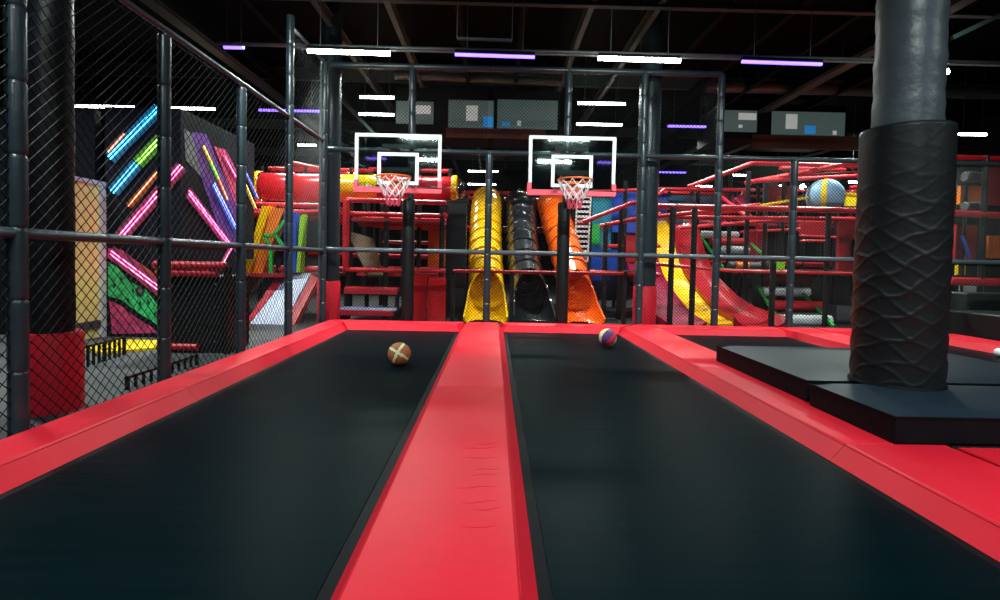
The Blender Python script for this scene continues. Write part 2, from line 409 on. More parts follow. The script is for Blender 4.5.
m_ = MB(); m_.rings([(PCX, PCY, 0.279), (PCX, PCY, 0.30)], [0.30, 0.289], 64); m_.build('base_hem', TAPE, pil)

def column(x, y, r, rb, zb, label, z1=5.49, top=BLACKV):
    t = thing('padded_column', (x, y, -0.02), label, 'column')
    m = MB(); pts = [(x, y, zb+(z1-zb)*k/24) for k in range(25)]
    m.rings(pts, [r+0.003*math.sin(k*2.1) for k in range(25)], 32); m.build('black_sleeve', top, t, angle=80)
    m = MB(); m.rings([(x, y, -0.02), (x, y, zb-0.02), (x, y, zb)], [rb, rb, rb-0.015], 32); m.build('red_base_pad', RED, t, angle=50)['label'] = 'red padded base'
    return t
column(-3.135, 3.72, 0.135, 0.185, 0.55, 'round column behind the near left fence, black above a tall red base pad')
column(-2.89, 9.15, 0.18, 0.20, 0.70, 'black column with red base at the far left corner of the back fence', top=FOAM)
column(2.66, 9.1, 0.185, 0.2, 0.72, 'black column with red base behind the back fence, right of the orange slide', top=FOAM)

# ------------------------------------------------------------------ net fences
NS = 0.085
left = thing('net_fence', (-2.8, 4.8, -0.02), 'black diamond net fence on padded posts along the left edge of the lanes', 'fence')
LY = [0.40, 1.75, 3.09, 4.45, 5.79, 7.13, 8.55]
for k, y in enumerate(LY):
    top = 4.35 if k == 5 else (4.28 if k == 6 else 2.95)
    r = 0.052 if k < 6 else 0.055
    m_ = MB(); foam(m_, (-2.8, y, -0.02), (-2.8, y, top), r, 0.40, 16); m_.build('post', FOAM, left, angle=30)
for k in range(6):
    for z, rr in ((1.22, 0.034), (3.0, 0.026)):
        m_ = MB(); foam(m_, (-2.8, LY[k], z), (-2.8, LY[k+1], z), rr, 0.7, 12); m_.build('rail', RAILM, left, angle=30)
m_ = MB(); m_.tube((-2.8, 7.13, 4.22), (-2.8, 8.55, 4.26), 0.026); m_.build('rail', RAILM, left)
for k in range(6):
    netmesh((-2.8, LY[k]+0.04, 0.02), (0, 1, 0), (0, 0, 1), LY[k+1]-LY[k]-0.08, 2.96, NS).build('net', NET, left, smooth=False)
netmesh((-2.8, 7.17, 3.0), (0, 1, 0), (0, 0, 1), 1.34, 1.22, NS).build('net', NET, left, smooth=False)

back = thing('net_fence', (1.2, 8.66, -0.02), 'black diamond net fence across the far end, behind both basketball hoops', 'fence')
BY = 8.70
BX = [-1.40, -0.11, 1.18, 2.45, 3.73, 5.0, 6.3, 7.6, 8.9]
for k, x in enumerate(BX):
    tall = x in (-1.40, 1.18, 2.45, 3.73)
    thick = x in (-1.40, 1.18)
    m_ = MB(); foam(m_, (x, BY, -0.02), (x, BY, 4.28 if tall else 2.88), 0.058 if not thick else 0.058, 0.40, 14)
    m_.build('post', FOAM, back, angle=30)
    if thick:
        m_ = MB(); foam(m_, (x-0.03, BY-0.02, 0.0), (x-0.03, BY-0.02, 2.1), 0.105, 2.2, 20); m_.build('post_sleeve', FOAMB, back, angle=30)['label'] = 'thick black sleeve round a hoop post'
XB = [-2.8]+BX
for k in range(len(XB)-1):
    for z, mm_, rr in ((1.245, RAILM, 0.038), (2.90, FOAM, 0.042)):
        dz = 0.0
        m_ = MB(); foam(m_, (XB[k], BY, z), (XB[k+1], BY, z), rr, 0.9, 12); m_.build('rail', mm_, back, angle=30)
    netmesh((XB[k]+0.04, BY, 0.02), (1, 0, 0), (0, 0, 1), XB[k+1]-XB[k]-0.08, 2.86, 0.058, 0.0036).build('net', NET, back, smooth=False)
    if XB[k+1] < 4:
        netmesh((XB[k]+0.04, BY, 2.92), (1, 0, 0), (0, 0, 1), XB[k+1]-XB[k]-0.08, 1.34, 0.058, 0.0036).build('net', NET, back, smooth=False)
        m_ = MB(); foam(m_, (XB[k], BY, 4.28), (XB[k+1], BY, 4.28), 0.05, 0.9, 12); m_.build('rail', FOAM, back, angle=30)

# ------------------------------------------------------------------ basketball hoops
def hoop(cx, py, post_x, label):
    zc = 2.56; w, h = 1.30, 0.86; yb = py
    t = thing('basketball_hoop', (cx, yb, zc-h/2), label, 'basketball hoop')
    z0, z1 = zc-h/2, zc+h/2; x0, x1 = cx-w/2, cx+w/2; fw = 0.05; zs = z0+0.16
    m = MB(); m.bb((x0, yb-0.02, z1-fw), (x1, yb+0.02, z1)); m.bb((x0, yb-0.02, zs), (x0+fw, yb+0.02, z1-fw)); m.bb((x1-fw, yb-0.02, zs), (x1, yb+0.02, z1-fw))
    m.build('board_frame', WHITEP, t, bevel=0.004)['label'] = 'white board frame'
    m = MB(); m.bb((x0-0.012, yb-0.032, z0-0.03), (x1+0.012, yb+0.03, z0+fw)); m.bb((x0-0.012, yb-0.032, z0+fw), (x0+fw, yb+0.03, zs)); m.bb((x1-fw, yb-0.032, z0+fw), (x1+0.012, yb+0.03, zs))
    m.build('edge_padding', REDP, t, bevel=0.008)['label'] = 'red padding on the lower edge'
    m = MB(); m.bb((x0+fw, yb-0.006, z0+fw), (x1-fw, yb+0.006, z1-fw)); m.build('glass_board', GLASS, t, smooth=False)
    sx0, sx1, sz0, sz1 = cx-0.31, cx+0.31, z0+0.10, z0+0.58; lw = 0.05; yq = yb-0.010
    m = MB(); m.bb((sx0, yq-.003, sz0), (sx1, yq, sz0+lw)); m.bb((sx0, yq-.003, sz1-lw), (sx1, yq, sz1)); m.bb((sx0, yq-.003, sz0+lw), (sx0+lw, yq, sz1-lw)); m.bb((sx1-lw, yq-.003, sz0+lw), (sx1, yq, sz1-lw))
    m.build('target_square', WHITEP, t, smooth=False)
    ry, rz, rr = yb-0.34, z0+0.16, 0.245
    m = MB(); m.rings([(cx+rr*math.cos(2*PI*k/40), ry+rr*math.sin(2*PI*k/40), rz) for k in range(40)], 0.013, 10, closed=True)
    m.bb((cx-0.09, ry+rr-0.01, rz-0.02), (cx+0.09, yb-0.012, rz+0.01)); m.bb((cx-0.09, yb-0.03, rz-0.12), (cx+0.09, yb-0.012, rz+0.03))
    rim = m.build('rim', RIM, t); rim['label'] = 'orange rim'
    for part, lv0, lv1, mm_ in (('hoop_net', 0, 3, CORD), ('net_tail', 3, 5, PINKCORD)):
        m = MB(); N = 10
        lv = [(0, 1.0), (0.09, 0.86), (0.18, 0.68), (0.26, 0.52), (0.33, 0.42), (0.40, 0.38)]
        def pt(l, k): return V((cx+rr*lv[l][1]*math.cos(2*PI*k/N), ry+rr*lv[l][1]*math.sin(2*PI*k/N), rz-0.012-lv[l][0]))
        for l in range(lv0, lv1):
            off = 0.5*(l % 2)
            for k in range(N):
                m.tube(pt(l, k+off), pt(l+1, k+off+0.5), 0.0065, 6); m.tube(pt(l, k+off), pt(l+1, k+off-0.5), 0.0065, 6)
        m.build(part, mm_, rim)
    m = MB()
    for z in (zc-0.1, zc+0.25):
        m.bar((cx-0.2, yb+0.05, z), (post_x, BY-0.05, z), 0.04, 0.05); m.bar((cx+0.2, yb+0.05, z), (post_x, BY-0.05, z), 0.04, 0.05)
        m.bb((cx-0.25, yb+0.012, z-0.03), (cx+0.25, yb+0.06, z+0.03))
    m.build('mounting_arm', FOAMB, t, smooth=False)
    return t
hoop(-1.475, 7.92, -1.40, 'basketball hoop with clear backboard on the back fence above the left lane')
hoop(1.14, 7.82, 1.18, 'basketball hoop with clear backboard on the back fence above the right lane')

# ------------------------------------------------------------------ basketballs
def star(c):                                         # cream four-armed star, seams around it
    ax = V((0.02, -0.93, 0.30)).normalized(); x = ax.cross(V((0, 0, 1))).normalized(); z = x.cross(ax)
    a, b, c2 = c.dot(x), c.dot(z), c.dot(ax)
    if c2 < 0: return 2 if abs(a) < 0.03 or abs(b) < 0.03 else 0
    ang = math.radians(30); u, v = a*math.cos(ang)+b*math.sin(ang), -a*math.sin(ang)+b*math.cos(ang)
    ang2 = math.radians(27); u2, v2 = a*math.cos(ang2)+b*math.sin(ang2), -a*math.sin(ang2)+b*math.cos(ang2)
    w = 0.13
    if a*a+b*b < 0.035: return 1
    if abs(v) < w and abs(u) < 0.97: return 1
    if abs(u2) < w and abs(v2) < 0.97: return 1
    if abs(v) < w+0.05 or abs(u2) < w+0.05: return 2
    return 0
b1 = MB(); b1.sphere((-0.97, 5.42, 0.119), 0.12, 64, 40, star)
tag(b1.build('basketball', [BLORANGE, BLCREAM, GROOVE]), 'tan basketball with a cream four-armed star, lying on the left lane', 'basketball')
def lune(c):
    ax = V((0.62, 0.25, 0.74)).normalized(); x = ax.cross(V((0, -1, 0.1))).normalized(); y = ax.cross(x).normalized()
    ph = (math.degrees(math.atan2(c.dot(y), c.dot(x)))+360) % 360
    k = ph/45.0
    if abs(k-round(k)) < 0.05: return 3
    return [0, 2, 1, 0, 2, 1, 0, 2][int(k) % 8]
b2 = MB(); b2.sphere((1.53, 6.87, 0.119), 0.12, 64, 40, lune)
tag(b2.build('basketball', [BLRED, BLPURP, BLCREAM, GROOVE]), 'red and purple basketball with a cream stripe, lying on the right lane', 'basketball')
b3 = MB(); b3.sphere((6.56, 6.62, 0.055), 0.057, 24, 16)
tag(b3.build('ball', WHITEP), 'small white ball at the right picture edge on the far right trampoline', 'ball')
bpy.data.objects['ball'].location.z += 0.0

# ------------------------------------------------------------------ ceiling tube lights, pipes, ducts
CNT = 0
def tubelight(a, b, m, label, group, r=0.03, hang=True):
    a, b = V(a), V(b); c = (a+b)/2
    t = thing('tube_light', (c.x, c.y, c.z), label, 'ceiling light', group)
    d = (b-a).normalized()
    k = MB(); k.bar(a+V((0, 0, 0.045)), b+V((0, 0, 0.045)), 0.07, 0.04); k.build('housing', DARKBEAM, t, smooth=False)
    k = MB(); k.tube(a, b, r, 10); k.build('diffuser', m, t)
    if hang:
        for f in (0.15, 0.85):
            k = MB(); p = a.lerp(b, f); k.tube(p+V((0, 0, 0.06)), V((p.x, p.y, 5.5)), 0.006, 6)
            k.build('hanging_wire', STEEL, t)
    return t
ROWX = [(-2.73, -1.56), (-0.62, 0.53), (1.45, 2.64), (3.54, 4.71)]
nm = ['white tube light above the left hoop, in front of the back fence', 'purple tube light midway between the two hoops, in front of the back fence',
      'white tube light above the right hoop, in front of the back fence', 'purple tube light right of the hoops, left of the thick pillar']
for k, (x0, x1) in enumerate(ROWX):
    tubelight((x0, 7.6, 4.07), (x1, 7.6, 4.06), LED_W if k % 2 == 0 else LED_P, nm[k], 'front row of ceiling tube lights', r=0.032 if k % 2 == 0 else 0.024)
FAR = [(359, 395, 114, 0, 'white tube light far behind the fence, lower of two over the left hoop'),
       (360, 394, 97, 0, 'white tube light far behind the fence, upper one over the left hoop'),
       (578, 625, 103, 0, 'white tube light behind the fence, upper one of two right of the right hoop post'),
       (577, 622, 124, 0, 'white tube light behind the fence, lower one of two just above the right hoop'),
       (668, 706, 126, 1, 'purple tube light behind the fence, right of the right black column'),
       (75, 134, 106, 0, 'long white tube light over the striped mural, behind the near left column'),
       (168, 215, 108, 0, 'white tube light over the striped mural, right of the second fence post'),
       (298, 316, 145, 0, 'small white tube light seen left of the far left column'),
       (259, 321, 110, 1, 'purple tube light seen through the left fence near the far corner'),
       (224, 244, 47, 1, 'purple tube light high at the upper left beyond the fence'),
       (468, 498, 171, 0, 'distant white tube light over the yellow slide, upper one'),
       (468, 496, 184, 0, 'distant white tube light over the yellow slide, lower one'),
       (655, 686, 172, 1, 'distant purple tube light right of the right black column'),
       (733, 748, 175, 0, 'distant white tube light left of the sloping red rail'),
       (696, 712, 186, 0, 'distant white tube light low behind the sloping red rail'),
       (331, 356, 172, 0, 'distant white tube light between the far left column and the left backboard'),
       (849, 872, 182, 0, 'distant white tube light beside the pillar, right of the blue ball'),
       (959, 986, 134, 0, 'white tube light right of the thick pillar')]
for x0, x1, y, c, lab in FAR:
    zt = 4.55; yy = (zt-CAMZ)*520/(260-y+ (((x0+x1)/2-494)*0.02))
    a, b = at(x0, y, yy), at(x1, y+(x1-x0)*0.02, yy)
    if x0 in (849, 959): a, b = at(x0, y, 11 if x0 == 959 else 14), at(x1, y+0.5, 11 if x0 == 959 else 14)
    tubelight(a, b, LED_P if c else LED_W2, lab, 'ceiling tube lights beyond the fence')
sp = at(946, 72, 8.5); t = thing('spotlight', sp, 'bright round spotlight at the right edge of the thick pillar', 'spotlight')
k = MB(); k.sphere(sp, 0.05, 16, 10); k.build('lamp', LED_S, t); k = MB(); k.rings([sp+V((0, 0.03, 0.02)), sp+V((0, 0.2, 0.06))], [0.075, 0.06], 16); k.build('can', DARKBEAM, t)
k = MB(); k.tube(sp+V((0, 0.12, 0.1)), (sp.x, sp.y+0.12, 5.5), 0.01, 6); k.build('stem', STEEL, t)
for px, py, lab in ((803, 187, 'small bright spotlight just left of the blue ball'), (780, 188, 'small bright spotlight left of the fence post beside the blue ball')):
    q = at(px, py, 17); t = thing('spotlight', q, lab, 'spotlight'); k = MB(); k.sphere(q, 0.09, 14, 8); k.build('lamp', LED_S, t)
    k = MB(); k.rings([q+V((0, 0.05, 0)), q+V((0, 0.25, 0.05))], [0.12, 0.1], 14); k.build('can', DARKBEAM, t); k = MB(); k.tube(q+V((0, 0.15, 0.1)), (q.x, q.y+0.15, 5.5), 0.012, 6); k.build('stem', STEEL, t)

def pipe(name, a, b, r, m, label, cat, n=14):
    k = MB(); k.tube(a, b, r, n); return tag(k.build(name, m), label, cat)
pipe('conduit_pipe', (-3.0, 7.7, 4.14), (8.0, 7.7, 4.14), 0.014, STEEL, 'thin conduit carrying the front row of tube lights', 'pipe')
pipe('sprinkler_pipe', (-4.4, 8.3, 4.42), (9.0, 8.3, 4.42), 0.03, STEEL, 'long steel pipe running just above the back fence', 'pipe')
t = thing('air_duct', (6.5, 11.9, 4.2), 'round metal air duct right of the hoops, under the dark ceiling', 'duct')
k = MB()
a, b = at(705, 86, 11.9), at(1060, 95, 11.9)
k.rings([a.lerp(b, f/12) for f in range(13)], [0.13 if f % 3 else 0.138 for f in range(13)], 24); k.build('duct_pipe', DUCT, t)
k = MB()
for f in (0.1, 0.5, 0.9):
    p = a.lerp(b, f); k.tube(p, (p.x, p.y, 5.5), 0.012, 6)
k.build('hanger', STEEL, t)
t = thing('air_duct', (0, 11.6, 4.4), 'round metal air duct behind the upper net between the hoops', 'duct')
a, b = at(395, 75, 11.6), at(560, 82, 11.6)
k = MB(); k.rings([a.lerp(b, f/9) for f in range(10)], [0.09 if f % 3 else 0.097 for f in range(10)], 20); k.build('duct_pipe', DUCT, t)
k = MB()
for f in (0.1, 0.9):
    p = a.lerp(b, f); k.tube(p, (p.x, p.y, 5.5), 0.012, 6)
k.build('hanger', STEEL, t)
t = thing('light_bar', at(475, 40, 7.0), 'short unlit grey bar hung above the purple front tube light', 'ceiling fitting')
a, b = at(457, 38.5, 7.0), at(512, 40.5, 7.0)
k = MB(); k.bar(a, b, 0.04, 0.03); k.build('bar', BEAM, t)
for p in (a, b):
    k = MB(); k.tube(p, (p.x, p.y, 5.5), 0.006, 6); k.build('hanging_wire', STEEL, t)
# long cable trays running away over the left fence and at the right
for (xx, zz, lab) in ((-5.25, 5.0-0.12, 'long grey cable tray running away over the left side'), (6.6, 4.9, 'long grey cable tray running away behind the thick pillar')):
    k = MB(); k.bb((xx-0.11, 1.0, zz), (xx+0.11, 22, zz+0.02)); k.bb((xx-0.11, 1.0, zz), (xx-0.1, 22, zz+0.07)); k.bb((xx+0.1, 1.0, zz), (xx+0.11, 22, zz+0.07))
    for y in range(2, 22, 4): k.tube((xx, y, zz+0.02), (xx, y, 5.5), 0.008, 6)
    tag(k.build('cable_tray', BEAM, smooth=False), lab, 'cable tray')
def brace(px0, py0, px1, py1, Y0, Y1, lab):
    k = MB(); k.bar(at(px0, py0, Y0), at(px1, py1, Y1), 0.05, 0.06); tag(k.build('roof_brace', BEAM, smooth=False), lab, 'brace')
brace(340, 98, 378, 138, 11.0, 11.2, 'slanting grey steel brace behind the upper net over the left hoop')
brace(757, 142, 700, 165, 13, 13.2, 'slanting grey steel brace under the mezzanine, over the sloping red rail')
brace(800, 158, 868, 141, 13, 13.2, 'slanting grey steel brace under the mezzanine, left of the thick pillar')
brace(952, 38, 1010, 10, 7.4, 7.4, 'slanting grey steel brace right of the thick pillar, near the ceiling')

# mezzanine with office windows given a faint glow
def mezz(px0, px1, py0, py1, Y, wins, lab, under, ucol):
    a, b = at(px0, py1, Y), at(px1, py0, Y)
    z0, z1 = a.z, b.z
    t = thing('mezzanine_booth', ((a.x+b.x)/2, Y, z0), lab, 'booth')
    k = MB(); k.bb((a.x, Y, z0-0.1), (b.x, Y+1.4, z1+0.1)); k.build('wall', WALLM, t, smooth=False)
    for (w0, w1, v0, v1, items) in wins:
        p, q = at(w0, v1, Y), at(w1, v0, Y)
        k = MB(); k.bb((p.x-.03, Y-.05, p.z-.03), (q.x+.03, Y-.0, p.z)); k.bb((p.x-.03, Y-.05, q.z), (q.x+.03, Y, q.z+.03)); k.bb((p.x-.03, Y-.05, p.z), (p.x, Y, q.z)); k.bb((q.x, Y-.05, p.z), (q.x+.03, Y, q.z))
        f = k.build('window_frame', DARKBEAM, t, smooth=False)
        k = MB(); k.bb((p.x, Y-.02, p.z), (q.x, Y-.004, q.z)); k.build('pane', GLOWWIN, f, smooth=False)
        for (i0, i1, j0, j1, mm_) in items:
            p2, q2 = at(i0, j1, Y), at(i1, j0, Y)
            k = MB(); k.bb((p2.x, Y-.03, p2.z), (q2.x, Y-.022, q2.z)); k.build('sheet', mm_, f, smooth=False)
    if under:
        p, q = at(under[0], under[3], Y), at(under[1], under[2], Y)
        k = MB(); k.bb((p.x, Y-0.12, p.z), (q.x, Y-0.06, q.z)); k.build('fascia', ucol, t, smooth=False)
    return t
mezz(396, 560, 96, 128, 12.0, [(396, 434, 102, 124, [(413, 431, 106, 114, GLOWSHEET)]), (448, 494, 101, 129, [(466, 478, 106, 121, GLOWSHEET), (483, 494, 117, 127, GLOWBLUE)]), (497, 558, 101, 129, [(502, 510, 122, 126, GLOWBLUE), (517, 521, 121, 126, GLOWSHEET)])],
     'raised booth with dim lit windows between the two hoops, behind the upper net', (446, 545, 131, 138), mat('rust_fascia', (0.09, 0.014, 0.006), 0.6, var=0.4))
mezz(719, 846, 110, 134, 13.0, [(719, 757, 111, 132, [(738, 756, 113.5, 120, GLOWSHEET), (738, 742, 125, 128, GLOWSHEET)]), (770, 845, 113, 135, [(785, 797, 114.5, 129, GLOWSHEET), (804, 815, 126, 134, GLOWBLUE), (832, 836, 131, 135, GLOWSHEET)])],
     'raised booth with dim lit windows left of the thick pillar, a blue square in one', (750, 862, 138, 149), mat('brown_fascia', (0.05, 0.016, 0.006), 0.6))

# ------------------------------------------------------------------ striped mural block at the left
blk = thing('mural_block', (-4.8, 8.2, -0.02), 'dark corner wall block with painted colour patches behind the left fence', 'mural wall')
m_ = MB(); m_.bb((-5.2, 7.02, -0.02), (-4.2, 8.55, 3.05)); m_.bb((-5.2, 8.55, 1.05), (-4.2, 9.15, 3.05)); m_.build('wall_body', mat('mural_ground', (0.007, 0.008, 0.013), 0.6, var=0.3, spec=0.12), blk, smooth=False)
def patch(mb, pts, y, mi):                           # flat painted patch on the front face
    vs = [at(px, py, y) for px, py in pts]; n = len(vs)
    mb.frustum([v+V((0, 0.004, 0)) for v in vs], vs, mi)
PCOL = [mat('mural_green', (0.03, 0.50, 0.14), 0.5, var=0.5, vscale=14), mat('mural_rose', (0.60, 0.05, 0.16), 0.5, var=0.4, vscale=9), mat('mural_rust', (0.50, 0.07, 0.02), 0.5, var=0.4, vscale=9),
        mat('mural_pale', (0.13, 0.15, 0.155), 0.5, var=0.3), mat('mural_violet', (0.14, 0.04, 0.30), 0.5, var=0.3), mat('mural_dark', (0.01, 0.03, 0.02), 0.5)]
m_ = MB()
patch(m_, [(108, 262), (118, 268), (130, 282), (146, 290), (156, 303), (163, 312), (163, 329), (150, 320), (137, 312), (122, 300), (108, 296)], 7.015, 0)
patch(m_, [(109, 300), (121, 306), (135, 317), (150, 326), (158, 333), (112, 334)], 7.013, 1)
patch(m_, [(139, 262), (152, 272), (163, 286), (163, 300), (154, 294), (142, 284), (132, 274)], 7.012, 2)
patch(m_, [(108, 248), (122, 250), (140, 264), (134, 272), (118, 262), (108, 258)], 7.011, 1)
for (x, y) in ((121, 279), (133, 291), (128, 300), (148, 302), (155, 314), (114, 286), (140, 303)):
    patch(m_, [(x-1.5, y), (x, y-3), (x+1.5, y), (x, y+3)], 7.009, 5)
patch(m_, [(135, 290), (139, 285), (145, 289), (143, 296), (137, 297)], 7.008, 5)
patch(m_, [(137.5, 291), (140, 288.5), (142.5, 291), (140, 294)], 7.006, 3)
m_.build('painted_patches', PCOL, blk, smooth=False)
def spatch(mb, pts, x, mi):
    vs = []
    for px, py in pts:
        d = RCAM @ V(((px-PX0)/FPX, -(py-PY0)/FPX, -1)); tt = x/d.x; vs.append(V((x, d.y*tt, CAMZ+d.z*tt)))
    mb.frustum([v-V((0.004, 0, 0)) for v in vs], vs, mi)
m_ = MB()
spatch(m_, [(184, 128), (200, 140), (212, 165), (216, 188), (206, 182), (186, 160)], -4.195, 3)  # pale patch paints the whitish glow on the side face
spatch(m_, [(214, 146), (226, 150), (246, 190), (243, 225), (232, 195)], -4.195, 1)
spatch(m_, [(192, 132), (206, 134), (243, 222), (244, 262), (222, 236), (204, 186)], -4.194, 4)
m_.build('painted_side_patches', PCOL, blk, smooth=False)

GLOWBAND = {}
for m in (STRIPE_P, STRIPE_B, STRIPE_G, STRIPE_O, STRIPE_Y, STRIPE_V):
    c = tuple(m.node_tree.nodes['Principled BSDF'].inputs['Emission Color'].default_value)[:3]
    GLOWBAND[m.name] = emit(m.name+'_strip', c, 0.22, (0.02, 0.02, 0.02))  # wide emissive band, the painted glow round each stripe
def glow_stripe(pts, face, m, label, off=0.0, single=False):  # printed mural stripe built as emissive tubes, added for the glow
    def P(px, py):
        if face == 'front': return at(px, py, 6.985)
        d = RCAM @ V(((px-PX0)/FPX, -(py-PY0)/FPX, -1)); tt = -4.165/d.x; return V((-4.165, d.y*tt, CAMZ+d.z*tt))
    a, b = P(*pts[0]), P(*pts[1])
    t = thing('mural_stripe', (a+b)/2, label, 'neon light', 'diagonal painted stripes made to glow')
    dirn = (b-a).normalized(); nrm = V((0, -1, 0)) if face == 'front' else V((1, 0, 0)); side = dirn.cross(nrm).normalized()
    for s in ((-1, 1) if not single else (0,)):
        k = MB(); k.tube(a+side*s*0.022, b+side*s*0.022, 0.0075, 8); k.build('tube', m, t)
    k = MB()
    wd = 0.045 if single else 0.085
    q = [a-side*wd, a+side*wd, b+side*wd, b-side*wd]
    k.frustum([v-nrm*0.022 for v in q], [v-nrm*0.012 for v in q]); k.build('glow_band', GLOWBAND[m.name], t, smooth=False)
glow_stripe(((109, 158), (158, 108)), 'front', STRIPE_B, 'blue glowing painted stripe, uppermost of the rising stripes on the mural front')
glow_stripe(((112, 192), (136, 164)), 'front', STRIPE_B, 'blue glowing painted stripe, lower rising stripe ending in green')
glow_stripe(((137, 163), (160, 139)), 'front', STRIPE_G, 'green glowing painted stripe continuing the lower blue stripe upwards')
glow_stripe(((128, 206), (157, 172)), 'front', STRIPE_O, 'dim orange glowing painted stripe above the long pink stripe', single=True)
glow_stripe(((108, 152), (124, 134)), 'front', STRIPE_O, 'dim orange glowing painted stripe left of the uppermost blue stripe', single=True)
glow_stripe(((119, 238), (181, 166)), 'front', STRIPE_P, 'long pink glowing painted stripe rising across the mural front')
glow_stripe(((110, 252), (158, 288)), 'front', STRIPE_P, 'pink glowing painted stripe falling across the lower mural front')
glow_stripe(((189, 192), (231, 246)), 'side', STRIPE_P, 'long pink glowing painted stripe falling on the mural side face')
glow_stripe(((204, 146), (212, 162)), 'side', STRIPE_Y, 'yellow glowing painted stripe, upper falling stripe on the mural side face', single=True)
glow_stripe(((212, 163), (219, 178)), 'side', STRIPE_G, 'green glowing painted stripe below the yellow one on the mural side face', single=True)
glow_stripe(((219, 178), (228, 200)), 'side', STRIPE_O, 'orange glowing painted stripe low in the falling stripe on the mural side face', single=True)
glow_stripe(((214, 184), (236, 228)), 'side', STRIPE_V, 'blue glowing painted stripe falling on the mural side face')
glow_stripe(((224, 155), (238, 180)), 'side', STRIPE_P, 'short pink glowing painted stripe high on the mural side face', single=True)
glow_stripe(((240, 158), (258, 198)), 'side', STRIPE_V, 'blue glowing painted stripe at the far end of the mural side face', single=True)
glow_stripe(((240, 170), (256, 208)), 'side', STRIPE_Y, 'yellow glowing painted stripe at the far end of the mural side face', single=True)
glow_stripe(((232, 248), (222, 266)), 'side', STRIPE_P, 'short pink glowing painted stripe low at the mural side face', single=True)

# lit cream doorway panel left of the mural
dr = thing('cream_door', (-5.24, 6.8, -0.02), 'tall cream door panel with white edge behind the left fence', 'door panel')
m_ = MB(); m_.bb((-5.30, 6.50, 0.22), (-5.22, 6.94, 2.0)); m_.build('panel', CREAM, dr, smooth=False)
m_ = MB(); m_.bb((-5.30, 6.94, -0.02), (-5.18, 7.015, 2.05)); m_.bb((-5.30, 6.46, 2.0), (-5.18, 6.94, 2.05)); m_.build('white_jamb', WHITEM, dr, smooth=False)
m_ = MB(); m_.bb((-5.30, 6.46, 0.12), (-5.20, 6.94, 0.22)); m_.build('threshold', GREYV, dr, smooth=False)
m_ = MB(); m_.bb((-5.30, 6.47, -0.02), (-5.23, 6.94, 0.12)); m_.build('kick_board', CREAM, dr, smooth=False)
m_ = MB(); m_.bb((-7.6, 6.99, -0.02), (-5.31, 7.1, 3.0)); struct(m_.build('wall_2', WALLM, smooth=False))
# floor patches on the left
m_ = MB(); m_.bb((-7.5, 2.5, -0.02), (-2.9, 6.99, -0.008)); struct(m_.build('floor_2', CARPET, smooth=False))
m_ = MB(); q = [V((-4.75, 6.05, -.008)), V((-4.3, 5.75, -.008)), V((-3.72, 6.25, -.008)), V((-3.95, 6.6, -.008)), V((-4.7, 6.62, -.008))]
m_.frustum(q, [v+V((0, 0, 0.03)) for v in q]); tag(m_.build('floor_mat', YFOAM, smooth=False), 'flat yellow mat on the grey floor below the striped mural', 'mat')

def slats(a, b, h, n, label, lean=0.0):
    a, b = V(a), V(b); t = thing('slatted_guard', a, label, 'guard rail')
    k = MB(); k.bar(a+V((0, 0, h)), b+V((0, 0, h)), 0.025, 0.022); k.build('top_rail', FOAMB, t, smooth=False)
    for q in range(n):
        p = a.lerp(b, (q+0.1)/(n-0.8)); w = 0.03 if q in (0, n-1, n//2) else 0.018
        k = MB(); k.bar(p, p+V((0, 0, h)), w, 0.02); k.build('slat', FOAMB, t, smooth=False)
    return t
slats((-3.95, 4.95, -0.008), (-4.05, 5.75, -0.008), 0.2, 10, 'low black slatted guard on the grey floor in front of the cream panel')
slats((-3.0, 4.28, -0.008), (-3.0, 5.3, -0.008), 0.10, 11, 'low black slatted guard along the foot of the left fence')

# black cabinet box with red rails
cb = thing('black_panel_box', (-3.4, 6.2, -0.008), 'large black panelled box topped by red padding, behind the left fence', 'box')
m_ = MB(); m_.bb((-3.80, 5.95, -0.008), (-3.08, 6.6, 0.87)); m_.build('body', FOAMB, cb, bevel=0.01)
m_ = MB(); foam(m_, (-3.85, 5.93, 0.99), (-3.03, 5.93, 0.99), 0.045, 0.4); m_.build('padded_rail', REDRAIL, cb)
m_ = MB(); foam(m_, (-3.82, 5.93, 0.90), (-3.12, 5.93, 0.90), 0.04, 0.4); m_.build('padded_rail', REDRAIL, cb)
m_ = MB(); m_.tube((-3.80, 5.93, 0.06), (-3.35, 5.93, 0.06), 0.04); m_.build('bottom_roll', REDRAIL, cb)
for z in (0.78, 0.52, 0.12):
    m_ = MB(); m_.sphere((-3.16, 5.945, z), 0.012, 10, 6); m_.build('bolt', STEEL, cb)
m_ = MB(); m_.bb((-3.05, 5.9, -0.008), (-3.0, 6.0, 0.99)); m_.build('corner_post', FOAMB, cb, smooth=False)

